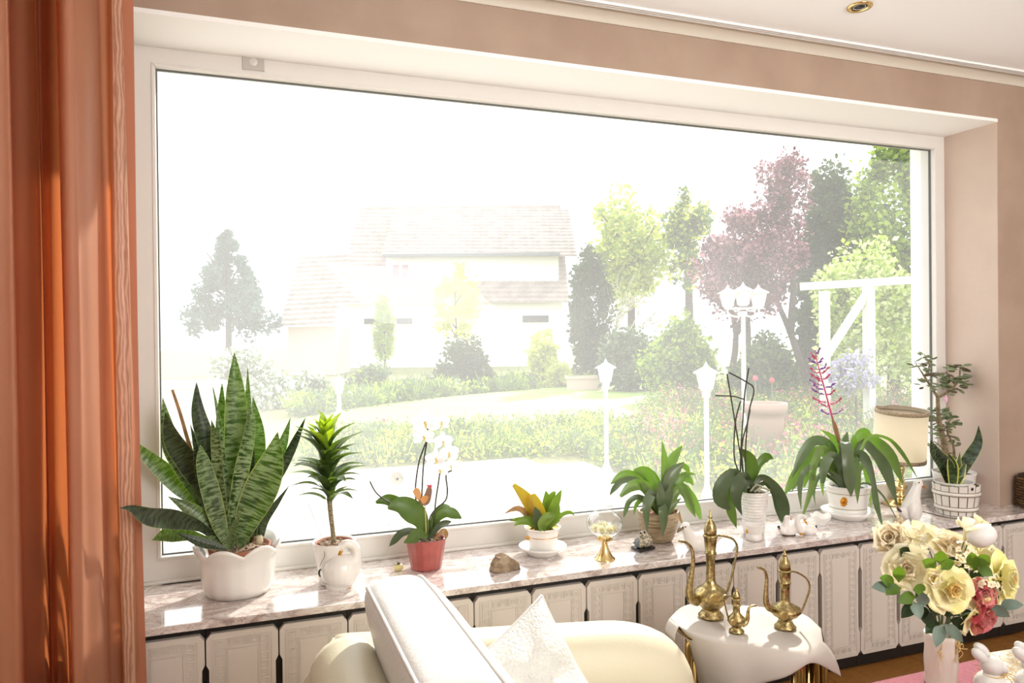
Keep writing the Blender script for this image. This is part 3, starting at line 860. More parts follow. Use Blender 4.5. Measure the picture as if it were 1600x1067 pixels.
# ---- white lanterns
wm = mat('white_enamel', (0.95, 0.95, 0.94), 0.35)
milk = thin_mat('milky_glass', (0.93, 0.94, 0.93), 0.4, 0.3)
def lantern(t, p, s):
    """six-sided lantern head with peaked hat, standing on p"""
    p = V(p)
    m = MB(); m.lathe(p, [(0.25 * s, 0), (0.25 * s, 0.06 * s), (0.34 * s, 0.08 * s), (0.34 * s, 0.14 * s), (0.30 * s, 0.14 * s)], 6); m.build('lantern_base', wm, t, False)
    g = MB(); g.lathe(p, [(0.30 * s, 0.14 * s), (0.44 * s, 0.75 * s)], 6); gl_ = g.build('lantern_glass', milk, t, False)
    m = MB()
    for k in range(6):
        a = 2 * PI * k / 6
        m.tube([p + V((0.31 * s * math.cos(a), 0.31 * s * math.sin(a), 0.14 * s)), p + V((0.45 * s * math.cos(a), 0.45 * s * math.sin(a), 0.76 * s))], 0.022 * s, 4)
    m.build('glazing_bar', wm, gl_)
    m = MB(); m.lathe(p, [(0.44 * s, 0.74 * s), (0.62 * s, 0.76 * s), (0.60 * s, 0.80 * s), (0.16 * s, 1.02 * s), (0.14 * s, 1.06 * s), (0.0, 1.08 * s)], 6); cap = m.build('lantern_roof', wm, t, False)
    m = MB(); m.lathe(p, [(0.04 * s, 1.06 * s), (0.09 * s, 1.12 * s), (0.03 * s, 1.2 * s), (0.0, 1.28 * s)], 10); m.build('finial', wm, cap)
def pole(t, b, p, r):
    m = MB(); m.lathe(b, [(r * 2.6, 0), (r * 2.6, 0.05), (r * 1.6, 0.09), (r, 0.14), (r, p.z - b.z - 0.06), (r * 1.7, p.z - b.z - 0.05), (r * 1.7, p.z - b.z)], 14)
    return m.build('pole', wm, t)
for px, tp, gl0, bs, hw, l in ((948, 570, 606, 742, 13, 'white garden lantern on a post at the corner of the terrace'), (1105, 577, 620, 782, 17, 'white garden lantern on a post behind the bare-stemmed orchid'), (530, 590, 614, 650, 8, 'small far white lantern post beside the lawn, left of the dark round bush')):
    b = atz(px, bs, GZ); d = depth(b); s = mpd(d)
    hs = (gl0 - tp) * s / 1.2
    p = V((b.x, b.y, CAM.z + (533.5 - gl0) * s))
    t = thing('garden_lantern', b, l, 'lamp post', 'white lantern posts in the garden')
    pole(t, b, p, max(0.02, 3.3 * s)); lantern(t, p, hs)
b = V(atd(1163, 690, 9.6)); b.z = GZ
s = mpd(9.6)
t = thing('street_lantern', b, 'white lamp post with three lantern heads before the plum tree', 'lamp post')
p = V((b.x, b.y, CAM.z + (533.5 - 497) * s))
pole(t, b, p, 0.03)
m = MB()
for sg in (-1, 1):
    m.tube(spline([p + V((0, 0, -0.04)), p + HA * (sg * 0.10) + V((0, 0, -0.07)), p + HA * (sg * 0.2) + V((0, 0, -0.02)), p + HA * (sg * 0.19) + V((0, 0, 0.06))], 4), 0.013, 6)
    m.tube(spline([p + HA * (sg * 0.03) + V((0, 0, 0.03)), p + HA * (sg * 0.10) + V((0, 0, 0.0)), p + HA * (sg * 0.12) + V((0, 0, 0.04)), p + HA * (sg * 0.09) + V((0, 0, 0.05))], 4), 0.009, 5)
m.bar(p + HA * -0.24 + V((0, 0, 0.04)), p + HA * 0.24 + V((0, 0, 0.04)), 0.025, 0.03)
m.build('bracket', wm, t)
lantern(t, p + HA * -0.2 + V((0, 0, 0.05)), 0.24); lantern(t, p + HA * 0.2 + V((0, 0, 0.05)), 0.24); lantern(t, p + V((0, 0, 0.07)), 0.25)

# ---- pergola
wood_w = mat('painted_timber', (0.88, 0.88, 0.84), 0.6, var=0.06, scale=6)
b = V(atd(1357, 660, 9.8)); b.z = GZ
t = thing('pergola', b, 'pale painted timber pergola with diagonal braces under the climber', 'pergola')
q = lambda px, py, d=9.8: atd(px, py, d)
MB().bar(q(1250, 448), q(1452, 436, 9.3), 0.10, 0.10).build('beam', wood_w, t, False)
MB().bar(V((q(1357, 445).x, q(1357, 445).y, GZ)), q(1357, 445), 0.11, 0.11, (0, 1, 0)).build('post', wood_w, t, False)
MB().bar(V((q(1288, 445, 10.9).x, q(1288, 445, 10.9).y, GZ)), q(1288, 455, 10.9), 0.11, 0.11, (0, 1, 0)).build('post', wood_w, t, False)
MB().bar(q(1352, 462), q(1282, 570), 0.07, 0.09, (0, 1, 0)).build('brace', wood_w, t, False)
MB().bar(q(1352, 560), q(1310, 605), 0.07, 0.09, (0, 1, 0)).build('brace', wood_w, t, False)
# lattice fence, planter, pot, covered chest
t = thing('lattice_fence', V((q(1235, 600, 15).x, q(1235, 600, 15).y, GZ)), 'dark wooden lattice fence panel at the foot of the plum tree', 'fence')
for k in range(9):
    for sg in (-1, 1):
        a = q(1205 + k * 8 - sg * 9, 610, 15); e = q(1205 + k * 8 + sg * 9, 566, 15)
        MB().bar(a + HB * 0.01 * sg, e + HB * 0.01 * sg, 0.02, 0.025, HB).build('lath', bark, t, False)
b = atz(912, 609, GZ); s = mpd(depth(b))
t = thing('planter_box', b, 'pale pink rectangular planter at the lawn edge behind the corner lantern', 'planter')
m = MB(); hb = lambda a, bb, z_: b + HA * a + HB * bb + V((0, 0, z_))
hbox(m, hb, -26 * s, 26 * s, -0.2, 0.2, 0, 18 * s); hbox(m, hb, -29 * s, 29 * s, -0.24, 0.24, 18 * s, 22 * s)
m.build('box', mat('planter_pink', (0.80, 0.70, 0.66), 0.7), t, False)
hbox(MB(), hb, -25 * s, 25 * s, -0.18, 0.18, 21 * s, 22.5 * s).build('earth', soil, t, False)
b = V(atd(1196, 690, 8.2)); b.z = GZ; s = mpd(8.2)
t = thing('terracotta_pot', b, 'faded pink terracotta garden pot in the flower bed', 'plant pot')
zt = CAM.z + (533.5 - 640) * s - b.z
MB().lathe(b, [(0.16, 0), (0.20, zt * 0.7), (0.215, zt * 0.82), (0.235, zt * 0.82), (0.24, zt), (0.21, zt), (0.20, zt * 0.85)], 24).build('pot', mat('faded_terracotta', (0.66, 0.54, 0.48), 0.8), t)
MB().lathe(b + V((0, 0, zt * 0.86)), [(0.0, 0.01), (0.2, 0.0)], 20).build('earth', soil, t)
p0 = atz(300, 690, GZ); s = mpd(depth(p0)); zt = CAM.z + (533.5 - 598) * s
t = thing('garden_chest', p0, 'pale fabric covered garden chest behind the striped potted leaves', 'chest')
hb = lambda a, bb, z_: p0 + HA * a + HB * bb + V((0, 0, z_))
m = MB(); hbox(m, hb, -75 * s, 28 * s, 0, 0.7, 0, zt - GZ - 0.06); m.build('cover', mat('chest_cover', (0.74, 0.73, 0.72), 0.7, bump=0.3, bscale=8, dist=0.02), t, False, bevel=0.03)
m = MB()
m.prism([(-80 * s, 0), (32 * s, 0), (24 * s, 0.08), (-80 * s, 0.08)], lambda u, v, w_: hb(u, -0.04 + w_, zt - GZ - 0.1 + v), 0.78); m.build('lid', mat('chest_lid', (0.82, 0.81, 0.80), 0.6), t, False, bevel=0.02)
# ---- things on the pane
t = thing('suction_hook', at(620, 748, 0.02), 'small clear round suction hook stuck on the pane above the red pot', 'hook')
clear = thin_mat('clear_plastic', (0.78, 0.77, 0.75), 0.35, 0.3)
p = V(t.location)
def disc(m, p, r, h, seg=24):
    """disc on the pane, facing the room, domed by h"""
    vs = [p + V((0, -h, 0))]; fs = []
    for j, f in enumerate((0.45, 0.8, 1.0)):
        for k in range(seg):
            a = 2 * PI * k / seg
            vs.append(p + V((r * f * math.cos(a), -h * (1 - f * f), r * f * math.sin(a))))
    for k in range(seg): fs.append((0, 1 + k, 1 + (k + 1) % seg))
    for j in range(2):
        for k in range(seg): fs.append((1 + j * seg + k, 1 + (j + 1) * seg + k, 1 + (j + 1) * seg + (k + 1) % seg, 1 + j * seg + (k + 1) % seg))
    return m.add(vs, fs)
disc(MB(), p, 0.024, 0.006).build('cup', clear, t)
m = MB(); m.tube([p + V((0, -0.005, 0)), p + V((0, -0.016, 0)), p + V((0, -0.018, 0.008))], 0.003, 6); m.build('peg', clear, t)
m = MB(); m.tube(spline([at(603, 750, -0.012), at(606, 800, -0.012), at(609, 845, -0.015), at(600, 868, -0.02), at(570, 880, -0.03)], 4), 0.0007, 5)
tag(m.build('thread', clear), 'fine clear thread hanging down the pane left of the red pot', 'thread')
p = at(396, 97, -0.001)
t = thing('frame_badge', p, 'translucent grey square badge with round emblem on the top window frame', 'badge')
s = mpx(p)
MB().box(p.x - 16 * s, p.x + 16 * s, p.y - 0.003, p.y + 0.0005, p.z - 13 * s, p.z + 13 * s).build('plate', mat('badge_grey', (0.72, 0.70, 0.68), 0.35), t, False)
m = MB(); disc(m, p + V((0, -0.003, 0)), 6 * s, 0.002); m.build('emblem', mat('badge_light', (0.82, 0.80, 0.78), 0.3), t)
# ------------------------------------------------------------------ helpers for the things on the sill
def P3(Y, pts):
    """(px, py[, towards the garden]) -> points near the upright plane Y"""
    return [at(q[0], q[1], Y + (q[2] if len(q) > 2 else 0.0)) for q in pts]
def blade(root, name, m, Y, pts, wid, dy=0.0, twist=0.0, fold=0.25, thick=0.0, sub=4, cross=4, label=None):
    p = P3(Y + dy, pts)
    w_ = [a * mpx(q) for a, q in zip(wid, p)]
    return MB().leaf(p, w_, twist, fold, thick, sub, cross=cross).build(name, m, root, label=label)
def stalk(root, name, m, Y, pts, r, seg=6, sub=4, dy=0.0):
    p = P3(Y + dy, pts)
    rr = r if isinstance(r, (list, tuple)) else [r] * len(p)
    return MB().tube(spline(p, sub), spline1([a * mpx(q) for a, q in zip(rr, p)], sub), seg).build(name, m, root)
def base_at(px, pyb, r, z=SILL):
    """centre of a round foot whose front edge is seen at (px, pyb), r px in radius"""
    p = atz(px, pyb, z)
    sl = (CAM.z - z) / depth(p)
    return atz(px, pyb - r * sl, z)
def fuse(o, voxel=0.003, it=6):
    r = o.modifiers.new('remesh', 'REMESH'); r.mode = 'VOXEL'; r.voxel_size = voxel; r.use_smooth_shade = True
    s_ = o.modifiers.new('smooth', 'SMOOTH'); s_.iterations = it; s_.factor = 0.5
    return o
def scale_prof(prof, s): return [(r * s, h * s) for r, h in prof]
def gravel(root, c, r, m, n=60, size=0.004, seed=1, name='gravel'):
    rnd = random.Random(seed); b = MB()
    b.lathe(c, [(0.0, 0.0), (r * 0.6, 0.001), (r, -0.001)], 20)
    for _ in range(n):
        a = rnd.random() * 6.28; q = r * 0.95 * math.sqrt(rnd.random()); z = size * rnd.uniform(0.6, 1.2)
        b.ball(c + V((q * math.cos(a), q * math.sin(a), z * 0.3)), z, z * rnd.uniform(0.7, 1), z * 0.6, 6, 4)
    o = b.build(name, m, root); o['kind'] = 'stuff'
    return o
porcelain = mat('white_porcelain', (0.90, 0.885, 0.865), 0.16, coat=0.3)
gold = mat('gilding', (0.83, 0.60, 0.25), 0.22, 1.0)
black_glaze = mat('black_glaze', (0.05, 0.045, 0.05), 0.2)
terracotta = mat('terracotta', (0.60, 0.38, 0.28), 0.8)
potting = mat('potting_soil', (0.13, 0.09, 0.07), 0.95, bump=0.6, bscale=120)
pebble_m = mat('pebbles', (0.72, 0.60, 0.48), 0.7, var=0.6, scale=160, c2=(0.25, 0.17, 0.13))
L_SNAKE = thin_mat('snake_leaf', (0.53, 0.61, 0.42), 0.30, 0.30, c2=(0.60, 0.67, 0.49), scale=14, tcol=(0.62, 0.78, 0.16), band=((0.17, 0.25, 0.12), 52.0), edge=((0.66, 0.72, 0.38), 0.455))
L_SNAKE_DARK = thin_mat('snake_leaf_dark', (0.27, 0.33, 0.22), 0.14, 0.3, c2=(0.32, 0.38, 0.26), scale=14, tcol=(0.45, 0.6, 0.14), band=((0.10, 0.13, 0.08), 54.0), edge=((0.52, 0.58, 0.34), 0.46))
L_DRY = thin_mat('dry_leaf', (0.74, 0.61, 0.42), 0.3, 0.7, c2=(0.62, 0.47, 0.32), scale=30)
L_DRAC = thin_mat('dracaena_leaf', (0.20, 0.27, 0.15), 0.3, 0.32, c2=(0.30, 0.38, 0.22), scale=9, tcol=(0.50, 0.62, 0.18))
L_DRAC_NEW = thin_mat('dracaena_leaf_young', (0.50, 0.62, 0.20), 0.45, 0.32, c2=(0.58, 0.70, 0.26), scale=9, tcol=(0.75, 0.85, 0.15))
L_ORCH = thin_mat('orchid_leaf', (0.30, 0.40, 0.17), 0.3, 0.3, c2=(0.38, 0.47, 0.22), scale=12, tcol=(0.60, 0.72, 0.18))
L_ORCH_DARK = thin_mat('orchid_leaf_dark', (0.25, 0.31, 0.20), 0.2, 0.3, c2=(0.33, 0.38, 0.27), scale=12, tcol=(0.5, 0.6, 0.2))
STEM = mat('plant_stem', (0.27, 0.26, 0.20), 0.6, var=0.3, scale=40)
STEM_G = mat('plant_stem_green', (0.36, 0.42, 0.24), 0.55)

# ---------------- tall snake plant in a scalloped white pot
c = base_at(373, 941, 48); s = mpx(c); Y = c.y
t = thing('snake_plant', c, 'tall banded snake plant in a scalloped white pot at the left end of the sill', 'potted plant')
def lobes(a, i):
    b = math.cos(7 * a + 0.6)
    if i <= 4: return 1 + 0.030 * abs(math.cos(7 * a)) * (1 - i * 0.12)
    if i in (6, 7, 8): return (1 + 0.05 * abs(math.cos(3.5 * a + 0.4)) ** 0.6 - 0.02, (abs(math.cos(3.5 * a + 0.4)) ** 0.7 - 0.75) * 15 * s)
    return 1 + 0.02 * b
prof = scale_prof([(40, 0), (46, 1.5), (51, 12), (54, 30), (55, 48), (56, 58), (64, 72), (65, 78), (62, 78), (54, 62), (50, 50)], s)
MB().lathe(c, prof, 70, lobes).build('pot', porcelain, t)
inner = c + V((0.004, 0.012, 0))
MB().lathe(inner, scale_prof([(44, 56), (47, 71), (44, 71), (42, 66)], s), 36).build('inner_pot', terracotta, t)
gravel(t, inner + V((0, 0, 66 * s)), 42 * s, pebble_m, 110, 0.0045, 3)
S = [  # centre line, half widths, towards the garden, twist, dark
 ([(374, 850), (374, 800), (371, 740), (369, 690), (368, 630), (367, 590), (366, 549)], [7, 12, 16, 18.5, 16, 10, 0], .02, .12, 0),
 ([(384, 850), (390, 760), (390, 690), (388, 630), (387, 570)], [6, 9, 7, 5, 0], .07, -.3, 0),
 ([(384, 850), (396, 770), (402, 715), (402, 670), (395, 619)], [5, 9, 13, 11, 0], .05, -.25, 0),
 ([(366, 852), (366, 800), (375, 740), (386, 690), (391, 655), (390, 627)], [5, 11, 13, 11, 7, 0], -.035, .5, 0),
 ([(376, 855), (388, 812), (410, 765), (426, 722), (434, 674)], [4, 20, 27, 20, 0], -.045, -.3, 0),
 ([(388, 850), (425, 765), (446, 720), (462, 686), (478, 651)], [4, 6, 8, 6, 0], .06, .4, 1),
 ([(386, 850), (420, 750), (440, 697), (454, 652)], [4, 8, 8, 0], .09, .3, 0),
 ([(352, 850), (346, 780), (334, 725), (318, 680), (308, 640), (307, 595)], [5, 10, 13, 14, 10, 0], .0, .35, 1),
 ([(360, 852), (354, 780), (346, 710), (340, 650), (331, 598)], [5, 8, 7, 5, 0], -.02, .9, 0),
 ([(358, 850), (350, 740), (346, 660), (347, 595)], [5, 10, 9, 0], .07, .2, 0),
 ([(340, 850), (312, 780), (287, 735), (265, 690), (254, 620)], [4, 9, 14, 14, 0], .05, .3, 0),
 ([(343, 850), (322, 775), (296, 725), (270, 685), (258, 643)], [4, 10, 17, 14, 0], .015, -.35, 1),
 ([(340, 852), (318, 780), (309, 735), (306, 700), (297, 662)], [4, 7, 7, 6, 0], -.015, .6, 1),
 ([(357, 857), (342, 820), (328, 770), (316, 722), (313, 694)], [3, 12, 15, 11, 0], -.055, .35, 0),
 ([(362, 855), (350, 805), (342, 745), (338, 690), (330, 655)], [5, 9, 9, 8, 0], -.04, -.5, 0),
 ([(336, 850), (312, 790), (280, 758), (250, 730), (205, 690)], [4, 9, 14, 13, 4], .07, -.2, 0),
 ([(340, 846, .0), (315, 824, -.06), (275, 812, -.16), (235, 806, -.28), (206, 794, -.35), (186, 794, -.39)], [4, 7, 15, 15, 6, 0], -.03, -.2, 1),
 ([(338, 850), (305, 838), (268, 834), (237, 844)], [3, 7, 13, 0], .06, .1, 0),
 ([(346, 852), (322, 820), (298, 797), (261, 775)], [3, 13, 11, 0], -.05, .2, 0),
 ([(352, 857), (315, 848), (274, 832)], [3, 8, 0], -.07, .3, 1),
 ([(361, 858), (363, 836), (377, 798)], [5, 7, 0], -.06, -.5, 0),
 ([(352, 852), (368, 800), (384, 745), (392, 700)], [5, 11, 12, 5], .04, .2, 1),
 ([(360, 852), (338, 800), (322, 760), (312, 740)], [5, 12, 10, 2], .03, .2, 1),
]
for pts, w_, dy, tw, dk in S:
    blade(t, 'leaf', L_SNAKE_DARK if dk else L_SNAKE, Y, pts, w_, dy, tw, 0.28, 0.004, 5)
blade(t, 'leaf', L_DRY, Y, [(306, 726), (294, 690), (281, 645), (269, 609)], [2.5, 2.8, 2.5, 2.0], .03, .2, .4, .003, label='dried straw-coloured leaf stub')
off = c + V((0.062, 0.012, 0.066 * 1.0))
MB().lathe(V((at(405, 838, Y).x, Y, at(405, 842, Y).z)), scale_prof([(5, -8), (6, -3), (5, 3), (4, 6)], s), 12).build('bulb', mat('bulb_white', (0.80, 0.74, 0.62), 0.6), t)
for pts, w_, tw in (([(406, 838), (412, 812), (430, 788), (453, 757)], [6, 8, 5, 0], .4), ([(401, 838), (400, 818), (404, 795)], [6, 6, 0], -.3), ([(405, 838), (408, 815), (413, 797)], [6, 6, 0], .5)):
    blade(t, 'leaf', L_SNAKE_DARK, Y, pts, w_, 0.01, tw, 0.35, 0.003)

# ---------------- dracaena in the swan planter
c = base_at(527, 924, 26); s = mpx(c); Y = c.y
t = thing('dracaena', c, 'bushy crowned dracaena on a bare stem in a white swan planter', 'potted plant')
cp_ = c + V((-0.004, 0.035, 0))
MB().lathe(cp_, scale_prof([(20, 0), (24, 2), (27, 26), (31, 55), (34, 64), (34, 67), (31, 66), (29, 58)], s), 36).build('pot', porcelain, t)
MB().lathe(cp_, scale_prof([(24, 50), (29.5, 62), (29.5, 65), (27.5, 65), (27, 61)], s), 30).build('inner_pot', terracotta, t)
gravel(t, cp_ + V((0, 0, 62 * s)), 27 * s, pebble_m, 90, 0.0042, 5)
m = MB()
b = at(534, 892, Y - .02); m.ball(b, 29 * s, 24 * s, 27 * s, 18, 12)
b = at(530, 912, Y - .01); m.ball(b, 21 * s, 20 * s, 15 * s, 16, 10)
m.tube(spline(P3(Y - .022, [(540, 902), (551, 885), (556, 868), (555, 856), (548, 850), (539, 850), (532, 856)]), 4), spline1([a * s for a in (16, 13, 9, 7.5, 7, 6.8, 6.5)], 4), 12)
m.tube(spline(P3(Y - .02, [(525, 896), (511, 903), (503, 900), (500, 892)]), 4), spline1([a * s for a in (14, 9, 5, 2)], 4), 10)
m.ball(at(526, 893, Y - .04), 16 * s, 10 * s, 14 * s, 12, 8)
fuse(m.build('swan', porcelain, t), 0.0028, 5)
stalk(t, 'bill', gold, Y - .026, [(533, 860), (531, 865), (527, 871)], [3.2, 2.6, 0.6], 8)
stalk(t, 'tail_tip', black_glaze, Y - .025, [(503, 903), (499, 898), (499, 892), (502, 889)], [1.0, 1.6, 1.6, 0.8], 6)
MB().ball(at(541, 921, Y - .035), 9 * s, 6 * s, 3.2 * s, 12, 6).build('gilded_foot', gold, t)
for pts in ([(506, 858), (507, 868), (503, 878), (500, 886)], [(530, 866), (520, 878), (512, 888), (509, 896)]):
    m = MB(); 
    for_p = [V((p.x, cp_.y - math.sqrt(max(0, (31.5 * s) ** 2 - (p.x - cp_.x) ** 2)) - 0.0005, p.z)) for p in P3(cp_.y - 0.05, pts)]
    m.tube(spline(for_p, 4), 0.0009, 5); m.build('painted_line', mat('grey_line', (0.40, 0.38, 0.36), 0.3), t)
Yd = cp_.y
stalk(t, 'trunk', mat('dracaena_trunk', (0.62, 0.58, 0.45), 0.8, var=0.4, scale=200, c2=(0.40, 0.36, 0.27)), Yd, [(522, 856), (520, 830), (517, 805), (514, 770), (510, 720), (508, 690)], [4.2, 3.6, 3.8, 4, 3, 2], 8)
variants = []
rnd = random.Random(8)
for k in range(5):
    bend = 0.02 + 0.07 * k
    pts = [V((0, 0, 0)), V((0.33, 0, 0.06)), V((0.68, 0, 0.05 - bend * 0.3)), V((1.0, 0, -0.04 - bend * 0.9))]
    variants.append([MB().leaf(pts, [0.06, 0.13, 0.125, 0.0], 0, 0.35, 0, 4, eye=V((0.2, 0, 30))).mesh('leaf', mm_, True) for mm_ in (L_DRAC, L_DRAC_NEW)])
NL = 72
for i in range(NL):
    f = i / (NL - 1)
    ax = P3(Yd, [(515.5 - 8 * f, 790 - 100 * f ** 0.9)])[0]
    a = i * 2.39996 + 0.4
    Ls = s * (52 + 20 * math.sin(PI * min(1, f * 1.0)) ) * (1 - 0.1 * max(0, f - 0.8) / 0.2) * rnd.uniform(0.75, 1.15)
    lift = 0.66 + 0.62 * f ** 1.4 + rnd.uniform(-0.22, 0.22)
    v_ = variants[min(4, max(0, int((1 - f) * 3 + rnd.random() * 2)))][1 if f > 0.80 or (f > 0.62 and rnd.random() < 0.45) else 0]
    o = link('leaf', v_, t)
    o.location = ax - c
    o.rotation_euler = (0, -lift, a)
    o.rotation_mode = 'XYZ'
    o.scale = (Ls, Ls, Ls)
# ---------------- white orchid in a red pot
c = base_at(666, 894, 23); s = mpx(c); Y = c.y
t = thing('moth_orchid', c, 'white flowering orchid with broad green leaves in a dusty red pot', 'potted plant')
red = mat('dusty_red_glaze', (0.66, 0.33, 0.30), 0.32, var=0.1, scale=30)
MB().lathe(c, scale_prof([(22, 0), (24, 1.5), (31, 44), (32, 47), (30.5, 48), (28.5, 46), (27, 38)], s), 16).build('pot', red, t, True, angle=18)
gravel(t, c + V((0, 0, 42 * s)), 28 * s, mat('orchid_bark', (0.22, 0.15, 0.11), 0.9, var=0.5, scale=90, c2=(0.5, 0.42, 0.32)), 70, 0.006, 7, 'bark_chips')
for pts, w_, dy, tw, m_ in [
 ([(662, 838), (650, 808), (628, 790), (606, 781), (587, 785)], [3, 7, 9, 9, 2], .05, .1, L_ORCH),
 ([(664, 840), (658, 815), (645, 800), (625, 790), (606, 794)], [4, 12, 18, 14, 2], -.02, .15, L_ORCH),
 ([(672, 838), (682, 812), (696, 801), (709, 803), (721, 810)], [3, 6, 8, 8, 1], .0, -.2, L_ORCH),
 ([(670, 838), (680, 808), (692, 795), (703, 792)], [3, 6, 8, 2], .04, -.2, L_ORCH),
 ([(672, 840), (684, 823), (696, 817), (705, 815)], [3, 5, 5, 1], -.02, .2, L_ORCH_DARK),
 ([(668, 840), (655, 834), (645, 840), (631, 848)], [3, 8, 9, 1], -.06, -.1, L_ORCH),
 ([(662, 840), (645, 830), (628, 833), (616, 845), (608, 854)], [3, 5, 6, 5, 0], -.02, .2, L_ORCH_DARK),
 ([(680, 842), (692, 829), (697, 834), (696, 842)], [2, 4, 4, 1], -.04, .4, L_DRY)]:
    blade(t, 'leaf', m_, Y, pts, w_, dy, tw, 0.22, 0.0025, 5)
for pts in ([(656, 838), (652, 800), (649, 765), (654, 725), (662, 700), (668, 683), (668, 662)], [(658, 838), (659, 780), (661, 735), (664, 708), (668, 684)], [(677, 838), (680, 790), (685, 755), (688, 736), (696, 712)], [(673, 838), (671, 812), (680, 796), (696, 782), (699, 765), (697, 742), (706, 735)], [(640, 800), (608, 785), (588, 770), (578, 752)]):
    stalk(t, 'stem', STEM, Y, pts, 1.25, 6)
L_WHITE = thin_mat('white_petal', (0.95, 0.94, 0.94), 0.4, 0.5, c2=(0.93, 0.91, 0.93), scale=20)
yel = mat('flower_yellow', (0.88, 0.78, 0.48), 0.5)
def petal_ring(root, o_, n, r, wfac, m, nrm, up_, ph=0.0, cup=0.15, name='petal', sub=3, ang=None):
    nrm = V(nrm).normalized(); u = V(up_) - nrm * V(up_).dot(nrm); u.normalize(); v = nrm.cross(u)
    for k in range(n):
        a = ang[k] if ang else ph + 2 * PI * k / n
        d = u * math.cos(a) + v * math.sin(a)
        MB().leaf([o_ + d * r * 0.08, o_ + d * r * 0.5 + nrm * r * cup * 0.6, o_ + d * r + nrm * r * cup], [r * 0.12, r * wfac, r * 0.12], 0, 0.12, 0, sub, eye=o_ + nrm * 1.0, cross=4).build(name, m, root)
def orchid_bloom(root, px, py, r, dy, face=(-0.1, -1, 0.05)):
    o_ = at(px, py, Y + dy); r = r * mpx(o_); f = V(face)
    b = MB().ball(o_ - f.normalized() * -0.004, r * 0.10, r * 0.10, r * 0.12, 8, 6).build('bloom', yel, root)
    petal_ring(b, o_ + V((0, 0.003, 0)), 3, r, 0.30, L_WHITE, f, (0, 0, 1), 0.0, 0.05)
    petal_ring(b, o_, 2, r * 1.02, 0.5, L_WHITE, f, (0, 0, 1), 0.0, 0.08, ang=(1.35, -1.35))
    MB().leaf([o_, o_ + V((0, -r * 0.25, -r * 0.18)), o_ + V((0, -r * 0.3, -r * 0.42))], [r * 0.05, r * 0.10, r * 0.03], 0, 0.3, 0, 3).build('lip', yel, b)
for px, py, r, dy, fx in ((664, 660, 21, -.01, -.2), (689, 660, 17, .02, .5), (662, 682, 17, -.015, -.3), (681, 717, 17, -.02, -.2), (701, 708, 18, .01, .3), (687, 734, 15, -.02, 0), (704, 728, 15, .02, .4), (692, 690, 16, .03, .1)):
    orchid_bloom(t, px, py, r, dy, (fx, -1, 0.02))
# rooster pick
p = at(663, 780, Y - 0.035)
t2 = thing('rooster_pick', at(665, 838, Y - 0.035), 'flat wooden rooster on a stick in the red orchid pot', 'plant pick')
def flat(root, name, m, Yp, outline, th=0.003, sub=3):
    pts = spline([at(a, b, Yp) for a, b in outline] + [at(*outline[0], Yp)], sub)[:-1]
    return MB().prism([(q.x, q.z) for q in pts], lambda u, v, w_: (u, Yp + w_, v), th).build(name, m, root, False)
wood_b = mat('rooster_wood', (0.55, 0.42, 0.33), 0.7, var=0.15, scale=40)
flat(t2, 'body', wood_b, Y - .036, [(648, 772), (653, 763), (657, 768), (659, 776), (664, 772), (667, 763), (671, 760), (675, 764), (674, 776), (671, 786), (664, 790), (657, 787)])
flat(t2, 'wing', mat('rooster_wing', (0.78, 0.54, 0.30), 0.6), Y - .040, [(656, 780), (662, 775), (669, 775), (667, 783), (661, 787)])
flat(t2, 'tail', mat('rooster_tail', (0.80, 0.58, 0.36), 0.6), Y - .039, [(645, 768), (650, 762), (656, 766), (658, 774), (654, 782), (649, 776)])
flat(t2, 'comb', mat('rooster_comb', (0.72, 0.28, 0.33), 0.6), Y - .038, [(668, 760), (667, 757), (671, 758), (674, 757), (675, 761), (671, 763)])
stalk(t2, 'stick', mat('pick_stick', (0.78, 0.66, 0.48), 0.6), Y - .034, [(664, 788), (666, 842)], 0.9, 6, 1)

# ---------------- yellow-green bromeliad on a saucer
c = base_at(848, 872, 22); s = mpx(c); Y = c.y
sc_ = tag(MB().lathe(c, scale_prof([(22, 0), (24, 1), (25, 3), (36, 11), (38, 14), (37, 14.5), (24, 7), (0, 6)], s), 40).build('saucer', porcelain, None, loc=c), 'white porcelain saucer under the small yellow-green bromeliad', 'saucer')
c2 = c + V((0, 0, 6.6 * s))
t = thing('bromeliad', c2, 'small yellow-green bromeliad in a white pot with gold bands on a saucer', 'potted plant')
MB().lathe(c2, scale_prof([(19, 0), (21, 1), (22.5, 14), (25, 26), (27, 33), (28.5, 34), (29, 37), (27, 37), (25, 32)], s), 36).build('pot', porcelain, t)
for r, h in ((28.0, 33.2), (24.2, 22)):
    MB().lathe(c2, scale_prof([(r - .6, h), (r + .5, h + .5), (r + .5, h + 1.2), (r - .2, h + 1.8)], s), 36).build('gold_band', gold, t)
for sg in (-1, 1):
    q = c2 + V((sg * 25 * s, 0, 21 * s)); MB().ball(q, 2.6 * s, 3 * s, 4 * s, 10, 6).build('lug', gold, t)
MB().lathe(c2 + V((0, 0, 32 * s)), [(0, 0.002), (25 * s, 0)], 20).build('soil', potting, t)
L_BROM = thin_mat('bromeliad_leaf', (0.40, 0.50, 0.20), 0.4, 0.35, c2=(0.55, 0.64, 0.28), scale=16, tcol=(0.66, 0.78, 0.18))
L_BROMY = thin_mat('bromeliad_leaf_yellow', (0.76, 0.72, 0.24), 0.4, 0.35, c2=(0.72, 0.55, 0.28), scale=22, tcol=(0.85, 0.8, 0.2))
